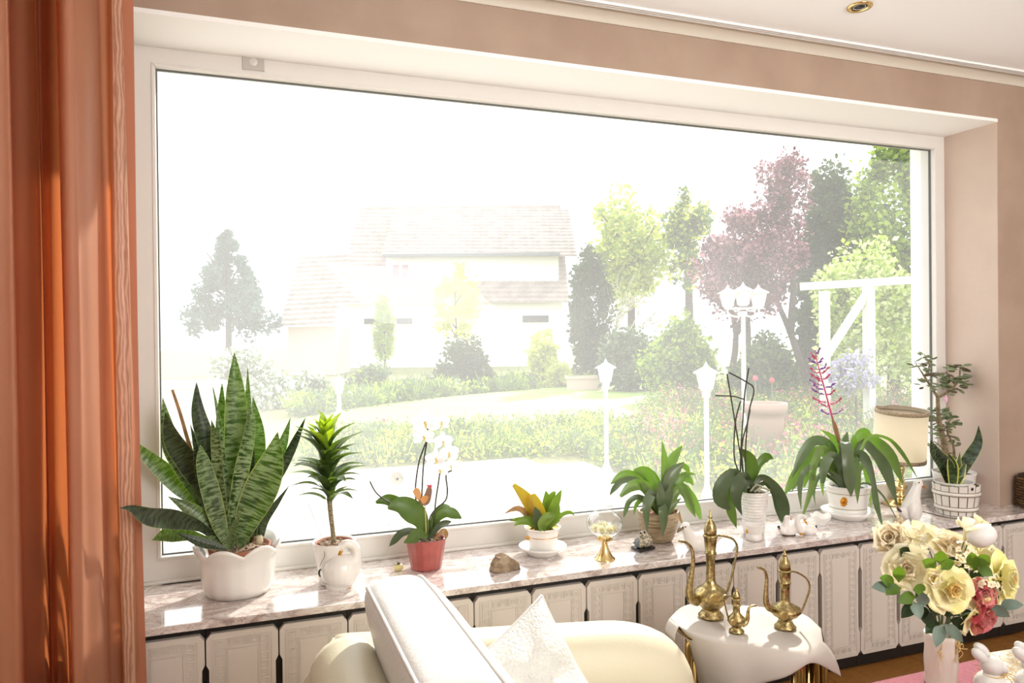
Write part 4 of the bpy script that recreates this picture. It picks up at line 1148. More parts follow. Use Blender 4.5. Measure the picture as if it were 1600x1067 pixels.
for pts, w_, dy, tw, m_ in [
 ([(844, 826), (836, 805), (822, 780), (802, 757)], [4, 8, 10, 3], .0, .2, L_BROMY),
 ([(846, 826), (842, 805), (835, 785), (831, 772)], [6, 11, 10, 5], -.02, .1, L_BROMY),
 ([(843, 828), (830, 812), (810, 795), (787, 803)], [3, 5, 5, 0], .0, .4, L_DRY),
 ([(843, 828), (835, 805), (826, 785), (818, 775)], [4, 6, 5, 0], .03, .2, L_BROM),
 ([(850, 826), (853, 802), (855, 782), (853, 767)], [4, 7, 7, 1], .03, -.1, L_BROM),
 ([(852, 826), (862, 800), (870, 780), (878, 764)], [4, 7, 6, 0], .0, .2, L_BROM),
 ([(852, 828), (864, 810), (870, 795), (873, 785)], [4, 7, 6, 0], -.03, -.2, L_BROM),
 ([(848, 828), (848, 800), (862, 775), (868, 768)], [4, 6, 5, 1], .05, .1, L_BROM),
 ([(845, 828), (830, 815), (815, 814), (803, 822)], [3, 7, 6, 0], -.03, .1, L_BROM),
 ([(843, 830), (828, 818), (812, 812), (795, 814)], [3, 4, 4, 0], .02, .3, L_BROM),
 ([(852, 830), (862, 814), (872, 806), (878, 808)], [4, 8, 7, 2], -.01, .1, L_BROM),
 ([(848, 830), (848, 818), (858, 808), (868, 806)], [4, 8, 8, 2], -.06, -.1, L_BROM),
 ([(846, 828), (842, 815), (838, 803), (836, 792)], [5, 8, 7, 1], -.05, .3, L_ORCH_DARK),
 ([(855, 828), (875, 806), (890, 800), (898, 806)], [2, 3, 3, 0], .04, .2, L_BROM)]:
    blade(t, 'leaf', m_, Y, pts, w_, dy, tw, 0.35, 0.0012, 4)

# ---------------- stone, cable, gold trinket
c = base_at(790, 894, 15); s = mpx(c)
m = MB()
q = lambda px, py, dy: at(px, py, c.y + dy)
top = [q(775, 866, .0), q(783, 862, .01), q(797, 869, .0), q(803, 878, -.005)]
vs = [q(764, 884, .01), q(770, 892, -.03), q(795, 896, -.035), q(812, 886, -.02), q(808, 880, .02), q(780, 878, .045)] + [q(765, 880, .01), q(773, 884, -.03), q(794, 888, -.035), q(812, 883, -.02), q(806, 876, .02), q(780, 872, .04)] + top
for i in range(6): vs[i] = V((vs[i].x, vs[i].y, SILL))
m.add(vs, [(5, 4, 3, 2, 1, 0)] + [(i, (i + 1) % 6, 6 + (i + 1) % 6, 6 + i) for i in range(6)] + [(6, 7, 12), (7, 13, 12), (7, 8, 14, 13), (8, 9, 15, 14), (9, 10, 15), (10, 14, 15), (10, 11, 13, 14), (11, 12, 13), (11, 6, 12)])
o = m.build('stone', mat('ochre_stone', (0.64, 0.56, 0.46), 0.8, var=0.3, scale=30, c2=(0.45, 0.37, 0.28), bump=0.8, bscale=60, dist=0.006), None, False, loc=c)
b_ = o.modifiers.new('bevel', 'BEVEL'); b_.width = 0.003; b_.segments = 2
sb = o.modifiers.new('sub', 'SUBSURF'); sb.subdivision_type = 'SIMPLE'; sb.levels = sb.render_levels = 2
tx = bpy.data.textures.new('stone_noise', 'CLOUDS'); tx.noise_scale = 0.016
dp = o.modifiers.new('rough', 'DISPLACE'); dp.texture = tx; dp.strength = 0.016
tag(o, 'rough ochre stone lying near the front of the sill', 'stone')
m = MB(); m.tube(spline([atz(222, 930), atz(236, 918), atz(262, 912), atz(300, 907), atz(345, 902), atz(400, 897)], 4), 0.0016, 5)
for i, v_ in enumerate(m.v): m.v[i] = (v_[0], min(v_[1], -0.015), v_[2] + 0.0018)
tag(m.build('cable', mat('white_cable', (0.88, 0.86, 0.82), 0.5), None), 'thin white cable lying along the sill left of the scalloped pot', 'cable')
c = base_at(623, 893, 6)
t = thing('gold_trinket', c, 'small gilded animal figurine peeping out behind the sofa back', 'figurine')
s = mpx(c); m = MB()
q = lambda px, py, dy=0: at(px, py, c.y + dy)
cream_g = mat('cream_gilt', (0.80, 0.75, 0.52), 0.3)
m.ball(c + V((0, 0, 5 * s)), 8 * s, 6 * s, 6 * s, 12, 8); m.ball(q(619, 884), 4 * s, 4 * s, 3.5 * s, 10, 6); m.tube([q(627, 886), q(630, 887)], [3.5 * s, 2 * s], 8)
fuse(m.build('body', cream_g, t), 0.0012, 3)
m = MB(); m.ball(q(623, 880, -.002), 3 * s, 3 * s, 2 * s, 8, 6); m.ball(q(617, 882, -.01), 1 * s, seg=6, rings=4); m.ball(q(620, 882, -.01), 1 * s, seg=6, rings=4); m.build('markings', mat('trinket_brown', (0.25, 0.18, 0.12), 0.4), t)
def glass_mat(name, tint=(0.985, 0.99, 0.985), base=0.05, edge=0.75):
    """clear thin glass: sees through, mirrors towards the rim"""
    m = bpy.data.materials.new(name); N, L, P = nodes(m); N.remove(P)
    a = N.new('ShaderNodeBsdfTransparent'); a.inputs[0].default_value = (*tint, 1)
    g = N.new('ShaderNodeBsdfGlossy'); g.inputs['Roughness'].default_value = 0.03
    lw = N.new('ShaderNodeLayerWeight'); lw.inputs['Blend'].default_value = 0.35
    mr = N.new('ShaderNodeMapRange'); mr.inputs['To Min'].default_value = base; mr.inputs['To Max'].default_value = edge
    mx = N.new('ShaderNodeMixShader')
    L.new(lw.outputs['Facing'], mr.inputs[0]); L.new(mr.outputs[0], mx.inputs[0])
    L.new(a.outputs[0], mx.inputs[1]); L.new(g.outputs[0], mx.inputs[2]); L.new(mx.outputs[0], N['Material Output'].inputs[0])
    return m
# ---------------- glass globe on a brass foot
c = base_at(945, 878, 16); s = mpx(c); Y = c.y
t = thing('candle_globe', c, 'clear glass globe on a flared brass foot with pale blossoms inside', 'candle holder')
MB().lathe(c, scale_prof([(16.5, 0), (16.5, 1.2), (13, 4), (8, 12), (5, 20), (4, 26), (4, 29), (12, 30), (12.5, 31), (12.5, 36), (11, 36.5), (3, 36)], s), 36).build('foot', brass_pol, t, angle=40)
MB().lathe(c, scale_prof([(9, 36), (15, 38), (23, 44), (27.5, 52), (28.5, 58), (26, 66), (20, 72), (14, 75), (13.5, 78), (13.8, 82)], s), 40).build('globe', glass_mat('clear_glass'), t)
t = thing('blossom_ring', c + V((0, 0, 40 * s)), 'ring of small cream blossoms lying inside the glass globe', 'flowers')
L_CREAM = thin_mat('cream_petal', (0.93, 0.91, 0.74), 0.3, 0.5, c2=(0.94, 0.93, 0.86), scale=90)
def rosette(root, o_, r, m, nrm, layers=((6, 1.0, 0.25), (5, 0.7, 0.5), (4, 0.42, 0.8)), name='petal', wf=0.42, up_=(0, 0, 1), seed=0, frill=0.0):
    """a double bloom: rings of cupped petals round the axis nrm"""
    nrm = V(nrm).normalized(); u = V(up_) - nrm * V(up_).dot(nrm)
    if u.length < 0.1: u = V((1, 0, 0)) - nrm * nrm.x
    u.normalize(); v = nrm.cross(u); rnd = random.Random(seed)
    for li, (n, f, cup) in enumerate(layers):
        for k in range(n):
            a = 2 * PI * k / n + li * 0.6 + rnd.uniform(-0.15, 0.15)
            d = u * math.cos(a) + v * math.sin(a)
            rr = r * f * rnd.uniform(0.9, 1.08)
            p0 = o_ + d * rr * 0.08
            p1 = o_ + d * rr * (0.55 - cup * 0.12) + nrm * rr * cup * 0.30
            p2 = o_ + d * rr * (0.92 - cup * 0.42) + nrm * rr * (cup * 0.95)
            p3 = o_ + d * rr * (1.08 - cup * 0.55) + nrm * rr * (cup * 1.05 - 0.10 * (1 - cup))
            MB().leaf([p0, p1, p2, p3], [rr * 0.12, rr * wf, rr * wf * 1.05, rr * 0.16], rnd.uniform(-0.15, 0.15), -0.12 - 0.25 * cup, 0, 3, eye=o_ + nrm * r * 6 + d * r * 2, cross=4).build(name, m, root)
for k in range(8):
    a = k * 0.785; rr = (15 if k else 0) * s
    p = c + V((rr * math.cos(a), rr * math.sin(a), (48 if k else 53) * s))
    b = MB().ball(p, 2 * s, 2 * s, 2 * s, 6, 4).build('blossom', yel, t)
    rosette(b, p, 8.5 * s, L_CREAM, (math.cos(a) * 0.5, math.sin(a) * 0.5 - 0.5, 0.8), ((5, 1.0, 0.35), (4, 0.6, 0.7)), seed=k)
m = MB()
for k in range(10):
    a = k * 0.628 + .3; p = c + V((14 * s * math.cos(a), 14 * s * math.sin(a), 43 * s))
    m.leaf([p, p + V((math.cos(a) * 5 * s, math.sin(a) * 5 * s, 2 * s)), p + V((math.cos(a) * 10 * s, math.sin(a) * 10 * s, 4 * s))], [0.5 * s, 2.6 * s, 0], sub=2, eye=p + V((0, 0, 1)))
m.build('sprig', thin_mat('sprig_green', (0.40, 0.44, 0.30), 0.3), t)

# ---------------- owl pair on a black block
c = base_at(1005, 862, 4); s = mpx(c)
t = thing('owl_figurine', c, 'small speckled owl pair figurine on a black block', 'figurine')
m = MB(); cn = [atz(986, 857), atz(1000, 864), atz(1024, 858), atz(1011, 852)]
m.add([p + V((0, 0, z)) for z in (0, 0.009) for p in cn], [(3, 2, 1, 0), (4, 5, 6, 7)] + [(i, (i + 1) % 4, (i + 1) % 4 + 4, i + 4) for i in range(4)])
m.build('block', mat('black_lacquer', (0.07, 0.06, 0.06), 0.25), t, False, bevel=0.0012)
cen = sum((V(p) for p in cn), V()) / 4 + V((0, 0, 0.009))
owl_m = mat('owl_speckled', (0.82, 0.78, 0.68), 0.6, var=0.5, scale=110, c2=(0.34, 0.30, 0.25))
q = lambda px, py, dy=0: at(px, py, cen.y + dy)
m = MB(); m.ball(q(1009, 845), 11 * s, 9 * s, 10 * s, 14, 10); m.ball(q(1006, 835, -.004), 8 * s, 7 * s, 6.5 * s, 12, 8); m.ball(q(1000, 848, -.008), 7 * s, 6 * s, 8 * s, 12, 8)
fuse(m.build('body', owl_m, t), 0.0015, 4)
m = MB(); m.ball(q(996, 848, -.006), 5 * s, 6 * s, 8 * s, 10, 8); m.tube([q(995, 852), q(989, 847, .004)], [2 * s, 0.8 * s], 6); m.build('wing', mat('owl_grey', (0.52, 0.54, 0.55), 0.6, var=0.3, scale=200), t)
for x, y in ((1001, 833), (1007, 832)):
    MB().ball(q(x, y, -.021), 1.6 * s, 1.2 * s, 1.6 * s, 8, 6).build('eye', black_glaze, t)
MB().ball(q(1004, 836, -.021), 0.9 * s, 1 * s, 1.6 * s, 6, 5).build('beak', mat('beak_dark', (0.25, 0.2, 0.14), 0.5), t)

# ---------------- drooping bromeliad in a ribbed beige pot
c = base_at(1029, 850, 19); s = mpx(c); Y = c.y
t = thing('arching_bromeliad', c, 'bromeliad with broad drooping green leaves in a ribbed beige pot', 'potted plant')
prof = [(18, 0), (20, 1)]
for i in range(9):
    h = 3 + i * 4.6; r = 20 + 10 * math.sin(PI / 2 * min(1, h / 40)) ** 0.8
    prof += [(r, h), (r + 1.3, h + 1.6), (r + 0.9, h + 3.4)]
prof += [(31, 45), (31.5, 47), (29.5, 47.5), (28, 45), (27, 38)]
MB().lathe(c, scale_prof(prof, s), 40, lambda a, i: 1 + 0.008 * math.sin(5 * a + i)).build('pot', mat('beige_glaze', (0.66, 0.58, 0.47), 0.45, var=0.25, scale=25, c2=(0.50, 0.42, 0.30), stretch=(1, 1, 6)), t)
MB().lathe(c, scale_prof([(23, 36), (26, 44), (24.5, 44.5), (23, 42)], s), 30).build('inner_pot', terracotta, t)
MB().lathe(c + V((0, 0, 41 * s)), [(0, 0.003), (24 * s, 0)], 24).build('soil', potting, t)
L_ARC = thin_mat('arching_leaf', (0.50, 0.57, 0.35), 0.5, 0.26, c2=(0.56, 0.62, 0.42), scale=10, tcol=(0.62, 0.76, 0.18), spec=0.55)
L_ARC2 = thin_mat('arching_leaf_dark', (0.40, 0.46, 0.33), 0.36, 0.24, c2=(0.48, 0.53, 0.42), scale=10, tcol=(0.50, 0.64, 0.16), spec=0.55)
for pts, w_, dy, tw, dk in [
 ([(1037, 806), (1039, 760), (1039, 725), (1034, 686)], [5, 8, 7.5, 0], .0, .2, 0),
 ([(1039, 806), (1042, 745), (1053, 716), (1066, 696)], [5, 8, 9, 1], .02, -.3, 0),
 ([(1039, 806), (1042, 762), (1052, 738), (1069, 722)], [5, 10, 11, 1], -.01, .15, 1),
 ([(1040, 806), (1058, 765), (1071, 772), (1079, 790), (1087, 809)], [4, 7, 7, 7, 0], -.02, .2, 0),
 ([(1041, 806), (1062, 762), (1078, 772), (1088, 792), (1095, 811)], [4, 7, 7, 7, 2], .0, -.1, 0),
 ([(1040, 806), (1054, 757), (1070, 741), (1089, 741)], [4, 6, 5, 0], .03, .3, 0),
 ([(1041, 806), (1062, 752), (1075, 748), (1084, 759)], [4, 6, 7, 0], .05, .1, 0),
 ([(1041, 806), (1058, 735), (1072, 730), (1078, 748)], [4, 5, 5, 0], .06, .1, 0),
 ([(1032, 806), (1006, 756), (982, 743), (966, 748), (953, 757)], [4, 9, 10, 8, 0], .04, .1, 0),
 ([(1032, 806), (1000, 754), (974, 752), (961, 763), (952, 775)], [4, 6, 6, 6, 0], .01, .5, 1),
 ([(1033, 806), (1007, 762), (987, 760), (969, 776)], [4, 9, 10, 3], -.02, .1, 0),
 ([(1035, 806), (1024, 760), (1008, 738), (990, 735)], [5, 12, 11, 2], .05, .2, 0),
 ([(1034, 806), (1022, 775), (1008, 757), (998, 750)], [5, 11, 8, 1], -.03, -.1, 0),
 ([(1036, 806), (1028, 766), (1017, 731)], [5, 7, 0], -.02, .2, 0),
 ([(1034, 806, 0), (1034, 790, -.06), (1036, 797, -.085), (1037, 815, -.09), (1035, 840, -.09)], [4, 6, 8, 7, 0], 0, .1, 1),
 ([(1031, 806, 0), (1020, 772, -.04), (1012, 785, -.08), (1010, 805, -.09), (1012, 836, -.09)], [5, 9, 9, 6, 0], 0, .1, 1),
 ([(1033, 806), (1003, 778), (985, 782), (978, 797), (974, 810)], [3, 5, 5, 4, 0], -.01, .2, 1),
 ([(1031, 806), (1008, 782), (995, 788), (990, 806)], [3, 4, 4, 0], .02, .2, 0),
 ([(1040, 807), (1050, 790), (1066, 777)], [6, 6, 0], -.03, .1, 0),
 ([(1037, 807), (1045, 775), (1050, 755)], [6, 8, 1], -.045, -.2, 1),
 ([(1034, 807), (1032, 775), (1030, 752)], [6, 9, 2], -.045, .3, 1)]:
    blade(t, 'leaf', L_ARC2 if dk else L_ARC, Y, pts, [a * 0.86 for a in w_], dy, tw, 0.3, 0.001, 4)
blade(t, 'leaf', L_DRY, Y, [(1050, 796), (1059, 798), (1062, 808), (1067, 820)], [1, 2, 2.4, 1], -.02, .3, .4, 0.0008, label='dry brown leaf hanging over the pot rim')

# ---------------- white duck with brown bill, behind the tall ewer
white_c = mat('white_ceramic', (0.89, 0.87, 0.85), 0.3)
def bird(name, label, cat, px, pyb, rb, parts, fz, group=None):
    c = base_at(px, pyb, rb); s = mpx(c)
    t = thing(name, c, label, cat, group)
    q = lambda a, b, dy=0: at(a, b, c.y + dy)
    m = MB()
    for k in parts:
        if k[0] == 'b': m.ball(q(k[1], k[2], k[6] if len(k) > 6 else 0), k[3] * s, k[5] * s, k[4] * s, 18, 12)
        else: m.tube(spline([q(*p) for p in k[1]], 4), spline1([a * s for a in k[2]], 4), 12)
    o = fuse(m.build('body', white_c, t), fz, 5)
    return t, q, s
def eye_pair(t, q, s, px, py, dy, r=1.3): 
    MB().ball(q(px, py, dy), r * s, r * s, r * s, 8, 6).build('eye', black_glaze, t)
orange = mat('bill_orange', (0.70, 0.48, 0.28), 0.4)
t, q, s = bird('duck_figurine', 'white ceramic duck with a brown bill behind the tallest brass ewer', 'figurine', 1092, 864, 18,
  [('b', 1093, 847, 25, 16, 16), ('t', [(1080, 842), (1075, 833), (1072, 824)], [11, 8, 6.5]), ('b', 1071, 823, 8, 7.5, 7), ('t', [(1110, 845), (1122, 838), (1128, 834)], [10, 6, 2])], 0.0028)
m = MB(); m.tube([q(1066, 824, -.004), q(1061, 828, -.008), q(1058, 832, -.01)], [3.2 * s, 2.8 * s, 0.8 * s], 8); m.build('bill', mat('bill_brown', (0.45, 0.38, 0.28), 0.5), t)
eye_pair(t, q, s, 1071, 823, -.019)

# ---------------- bare stemmed orchid in a tall white ribbed pot
c = base_at(1178, 837, 15); s = mpx(c); Y = c.y
t = thing('orchid', c, 'orchid with long bare stems in a tall white ribbed pot', 'potted plant')
prof = [(14, 0), (15, 1)]
for i in range(13):
    h = 4 + i * 4.6; r = 15.5 + 6.2 * h / 62
    prof += [(r, h), (r + 0.8, h + 1.2), (r + 0.8, h + 2.4), (r, h + 3.4)]
prof += [(22.5, 64), (22.5, 66), (21, 66), (19, 60)]
MB().lathe(c, scale_prof(prof, s), 36).build('pot', mat('white_matte_glaze', (0.90, 0.88, 0.86), 0.4, var=0.08, scale=60), t)
gravel(t, c + V((0, 0, 61 * s)), 19 * s, MATS['orchid_bark'], 50, 0.006, 11, 'bark_chips')
for pts, w_, dy, tw, m_ in [
 ([(1173, 770), (1175, 735), (1170, 715), (1157, 702)], [3, 9, 9, 2], .01, .1, L_ORCH),
 ([(1174, 770), (1184, 729), (1197, 714), (1209, 717)], [2, 5, 7, 0], .03, .1, L_ORCH),
 ([(1170, 768, 0), (1150, 740, -.02), (1130, 755, -.03), (1126, 780, -.035), (1141, 796, -.04)], [3, 8, 11, 11, 2], .0, .1, L_ORCH_DARK),
 ([(1168, 768), (1145, 757), (1140, 780), (1144, 803), (1151, 826)], [3, 6, 7, 7, 0], -.01, .2, L_ORCH),
 ([(1172, 770, 0), (1163, 745, -.03), (1152, 762, -.06), (1151, 782, -.065), (1160, 806, -.065)], [4, 9, 10, 7, 0], 0, .1, L_ORCH_DARK),
 ([(1175, 770, 0), (1170, 756, -.04), (1157, 768, -.07)], [4, 7, 3], 0, .1, L_ORCH_DARK),
 ([(1175, 768), (1188, 746), (1207, 755), (1220, 776), (1226, 800), (1223, 822)], [3, 5, 6, 9, 8, 0], -.02, .2, L_ORCH_DARK),
 ([(1175, 770), (1195, 754), (1211, 770), (1216, 795), (1221, 819)], [2, 4, 6, 5, 0], .0, .3, L_ORCH_DARK),
 ([(1170, 768), (1152, 742), (1133, 745)], [3, 6, 1], .03, .1, L_ORCH)]:
    blade(t, 'leaf', m_, Y, pts, w_, dy, tw, 0.22, 0.002, 4)
for pts in ([(1164, 772), (1161, 738), (1150, 669), (1142, 620), (1136, 584)], [(1158, 772), (1157, 720), (1160, 666), (1164, 612), (1170, 575)], [(1166, 772), (1165, 702), (1170, 645), (1178, 609), (1165, 596), (1139, 582)], [(1160, 772), (1155, 741), (1147, 712), (1149, 660), (1157, 627)], [(1163, 624), (1145, 619), (1118, 618)], [(1172, 640), (1168, 660), (1159, 700), (1164, 765)]):
    stalk(t, 'stem', STEM, Y, pts, 1.15, 6)
for pts in ([(1180, 768), (1190, 762), (1203, 766)], [(1178, 768), (1186, 766), (1196, 770)], [(1172, 768), (1181, 758), (1190, 760)]):
    stalk(t, 'root', mat('orchid_root', (0.62, 0.60, 0.50), 0.7), Y, pts, 1.6, 6, 4, -.03)
# small pedestal pot before it
c = base_at(1178, 847, 11.5); s = mpx(c)
t = thing('pedestal_pot', c, 'small empty white pedestal pot before the tall ribbed orchid pot', 'pot')
MB().lathe(c, scale_prof([(10, 0), (11.5, 1), (12.5, 5), (12, 9), (10.6, 11), (11.5, 12.5), (12.6, 16), (13.5, 21), (15, 24), (15, 25), (13.5, 24.6), (12, 20), (9, 14), (0, 13)], s), 36).build('pot', white_c, t)
for sg in (-1, 1): MB().ball(c + V((sg * 13 * s, 0, 15 * s)), 1.8 * s, 2 * s, 3.2 * s, 8, 6).build('lug', gold, t)

# ---------------- two swans and a shell bowl
t, q, s = bird('swan_figurine', 'white swan figurine with open beak looking right, left of the pair', 'figurine', 1232, 839, 11,
  [('b', 1233, 829, 13.5, 10, 9), ('t', [(1227, 826), (1228, 818), (1229, 811)], [8, 5, 4.2]), ('b', 1230, 809.5, 5.2, 4.8, 4.6), ('t', [(1224, 829), (1218, 825), (1216, 821)], [7, 4, 1.5])], 0.0018)
for p0, p1 in (((1234, 809), (1239, 806.5)), ((1234, 810.5), (1237, 812.5))):
    MB().tube([q(*p0), q(*p1)], [1.5 * s, 0.4 * s], 6).build('bill', orange, t)
eye_pair(t, q, s, 1232, 809, -.012, .7)
MB().tube([q(1216, 822, -.004), q(1219, 827, -.012)], [2 * s, 0.6 * s], 6).build('tail_tip', black_glaze, t)
MB().lathe(t.location, scale_prof([(11, 0), (11.6, 1.2), (10, 2)], s), 24, None, 1, .8).build('foot_rim', mat('rim_brown', (0.28, 0.22, 0.15), 0.4), t)
t, q, s = bird('swan_figurine', 'white swan figurine bowing its neck, gold beak on its breast, right of the pair', 'figurine', 1263, 837, 11,
  [('b', 1264, 828, 13, 9, 9), ('t', [(1252, 830), (1247, 822), (1246, 813), (1250, 807), (1257, 808), (1259, 811)], [7, 5, 4, 3.8, 3.8, 3.4]), ('t', [(1270, 829), (1275, 825), (1276, 822)], [6, 3, 1.2])], 0.0018)
MB().tube([q(1256.5, 812, -.008), q(1259, 816, -.01), q(1262, 820, -.01)], [1.8 * s, 1.6 * s, 0.4 * s], 6).build('bill', gold, t)
MB().tube([q(1275, 825, -.004), q(1275.5, 821)], [2 * s, 1.0 * s], 6).build('tail_tip', black_glaze, t)
MB().ball(q(1253, 834.5, -.016), 4 * s, 3 * s, 1.6 * s, 8, 6).build('gilded_foot', gold, t)
c = base_at(1283, 822, 8); s = mpx(c)
MB_ = MB().lathe(c, scale_prof([(7, 0), (8, 1), (7.5, 2), (11, 6), (14, 11), (15.5, 16), (14.5, 16), (11, 10), (6, 5), (0, 4)], s), 48,
   lambda a, i: (1 + (0.06 * math.cos(5 * a) if i > 3 else 0), (1.8 * s * math.cos(5 * a) if i in (5, 6) else 0)))
tag(MB_.build('shell_bowl', porcelain, None, loc=c), 'small empty white petal-edged bowl behind the two swans', 'bowl')

# ---------------- flowering bromeliad in a big white pot on a saucer
c = base_at(1325, 815, 25); s = mpx(c); Y = c.y
tag(MB().lathe(c, scale_prof([(25, 0), (27, 1), (28, 3), (38, 9), (40, 13), (39, 13.5), (27, 6), (0, 5)], s), 44).build('saucer', porcelain, None, loc=c), 'white porcelain saucer under the pot with the gold relief', 'saucer')
c2 = c + V((0, 0, 5.6 * s))
t = thing('flowering_bromeliad', c2, 'large bromeliad with a tall pink flower spike in a white pot with gold relief', 'potted plant')
MB().lathe(c2, scale_prof([(24, 0), (26, 1), (28, 5), (28, 10), (27, 12), (28, 14), (31, 30), (32, 34), (31.5, 35), (32.5, 37), (32, 38.5), (33, 42), (34, 44), (34, 46), (32, 46.5), (30, 40)], s), 48).build('pot', porcelain, t)
for h, r in ((11.5, 27.4), (35.2, 32)): MB().lathe(c2, scale_prof([(r - 0.5, h), (r + 0.4, h + .4), (r + .4, h + .9), (r - 0.3, h + 1.3)], s), 44).build('gold_line', mat('dull_gold_line', (0.62, 0.55, 0.42), 0.35, 0.6), t)
MB().lathe(c2 + V((0, 0, 40 * s)), [(0, 0.006), (30 * s, 0)], 24).build('soil', potting, t)
g = at(1318, 784, Y - 30 * s); m = MB()
m.ball(g, 6 * s, 2.5 * s, 6.5 * s, 14, 10)
for k in range(10):
    a = k * .628; m.ball(g + V((5.4 * s * math.cos(a), -0.6 * s, 5.8 * s * math.sin(a))), 1.9 * s, 1.6 * s, 1.9 * s, 7, 5)
for x, z in ((-2, 2), (2, 2), (0, -1), (0, -3.4)): m.ball(g + V((x * s, -2.2 * s, z * s)), 1.5 * s, 1.2 * s, 1.2 * s, 7, 5)
m.build('gilded_relief', gold, t)
for pts, w_, dy, tw, dk in [
 ([(1325, 762, 0), (1321, 712, -.03), (1321, 691, -.07), (1325, 715, -.115), (1328, 750, -.125), (1330, 777, -.125)], [5, 9, 10, 11, 11, 0], 0, 0, 1),
 ([(1328, 762, 0), (1332, 718, -.03), (1336, 720, -.08), (1339, 750, -.11), (1340, 788, -.115)], [5, 7, 8, 8, 0], 0, .1, 0),
 ([(1320, 762, 0), (1312, 724, -.03), (1299, 712, -.07), (1288, 730, -.1), (1285, 755, -.11)], [5, 8, 9, 9, 4], 0, .1, 1),
 ([(1318, 762, 0), (1300, 715, 0), (1283, 702, -.02), (1271, 730, -.04), (1268, 762, -.05), (1255, 804, -.05)], [4, 8, 8, 7, 6, 2], 0, .1, 0),
 ([(1318, 762), (1298, 700), (1272, 689), (1252, 715), (1237, 748)], [4, 9, 10, 9, 0], .03, .1, 1),
 ([(1316, 762), (1285, 705), (1258, 720), (1240, 750), (1226, 772)], [4, 8, 9, 10, 2], .05, .1, 0),
 ([(1318, 764), (1285, 728), (1258, 735), (1250, 762), (1252, 798)], [2, 4, 5, 5, 0], -.03, .2, 1),
 ([(1318, 762), (1295, 735), (1285, 755), (1287, 777)], [3, 4, 4, 0], -.02, .2, 0),
 ([(1316, 762), (1285, 740), (1272, 765), (1275, 792)], [2, 4, 3, 0], .0, .2, 1),
 ([(1318, 762), (1290, 725), (1268, 730), (1256, 761)], [3, 7, 8, 2], .045, .1, 0),
 ([(1316, 762), (1280, 720), (1255, 745), (1233, 772)], [3, 4, 4, 0], .03, .2, 0),
 ([(1322, 760), (1311, 702), (1298, 682), (1281, 671)], [5, 9, 6, 0], .02, .3, 0),
 ([(1324, 760), (1320, 700), (1324, 675)], [5, 9, 1], .04, -.1, 1),
 ([(1326, 760), (1331, 700), (1333, 678)], [5, 6, 0], .02, .2, 0),
 ([(1326, 760), (1334, 712), (1343, 692)], [5, 6, 0], -.02, .2, 0),
 ([(1318, 762), (1306, 720), (1295, 692)], [5, 7, 1], .0, .2, 0),
 ([(1330, 760), (1345, 690), (1368, 690), (1393, 715), (1412, 761)], [5, 9, 11, 11, 0], .0, .1, 0),
 ([(1330, 760, -.02), (1345, 695, -.03), (1365, 705, -.05), (1385, 735, -.06), (1403, 793, -.07)], [5, 8, 9, 11, 0], 0, .1, 1),
 ([(1328, 762, -.02), (1338, 712, -.06), (1352, 718, -.1), (1364, 750, -.13), (1369, 785, -.14), (1380, 827, -.15)], [5, 8, 10, 5, 6, 0], 0, .1, 1),
 ([(1332, 762), (1348, 725), (1358, 750), (1361, 798)], [3, 6, 7, 0], .03, .2, 0),
 ([(1330, 762, -.03), (1355, 755, -.05), (1380, 775, -.06), (1404, 816, -.07)], [1.5, 2, 2, 0], 0, .2, 1),
 ([(1330, 760), (1352, 688), (1385, 684), (1410, 708), (1437, 753)], [2, 3, 3, 4, 0], -.07, .2, 0),
 ([(1330, 760), (1338, 692), (1350, 675), (1361, 684)], [4, 8, 9, 3], .08, .1, 0),
 ([(1327, 762), (1345, 728), (1358, 730)], [4, 5, 0], .02, .2, 0),
 ([(1322, 764), (1305, 742), (1296, 748)], [4, 5, 0], -.03, .2, 1),
 ([(1324, 764), (1316, 730), (1314, 705)], [6, 9, 3], -.02, -.2, 1),
 ([(1328, 764), (1334, 735), (1338, 715)], [6, 8, 3], -.02, .2, 1)]:
    blade(t, 'leaf', L_ARC2 if dk else L_ARC, Y, pts, [a * 0.78 for a in w_], dy, tw, 0.25, 0.001, 4)
pink = thin_mat('spike_pink', (0.80, 0.36, 0.54), 0.3, 0.5, tcol=(0.9, 0.3, 0.5))
purple = mat('bud_violet', (0.48, 0.28, 0.60), 0.5)
st = [(1320, 735), (1309, 684), (1300, 651), (1288, 606), (1278, 570), (1273, 548)]
sp = stalk(t, 'flower_spike', pink, Y, st, [2.2, 2.2, 1.4, 1.1, 0.9, 0.4], 6, 4, .02)
stp = spline(P3(Y + .02, st), 12)
rnd = random.Random(21)
tips = [(1316, 640), (1283, 641), (1314, 623), (1270, 622), (1279, 627), (1304, 610), (1269, 608), (1304, 599), (1266, 594), (1297, 585), (1267, 585), (1291, 570), (1266, 575), (1263, 560), (1281, 545), (1268, 552), (1285, 560), (1272, 602), (1294, 575), (1276, 590)]
for px, py in tips:
    e = at(px, py, Y + .02 + rnd.uniform(-.03, .03))
    k = min(stp, key=lambda p: abs(p.z - (e.z - 0.022)))
    mid = k.lerp(e, 0.55) + V((0, 0, -0.006))
    br = MB().tube(spline([k, mid, e], 3), 0.0011, 5).build('spike_branch', pink, sp)
    m = MB(); pth = spline([k, mid, e], 4)
    for p in pth[2:]:
        for _ in range(3):
            d = V((rnd.uniform(-1, 1), rnd.uniform(-1, 1), rnd.uniform(-.3, 1))).normalized() * 0.008
            m.tube([p, p + d * 0.6, p + d], [0.0012, 0.0026, 0.0004], 5)
    m.build('buds', purple if rnd.random() < .6 else pink, sp)
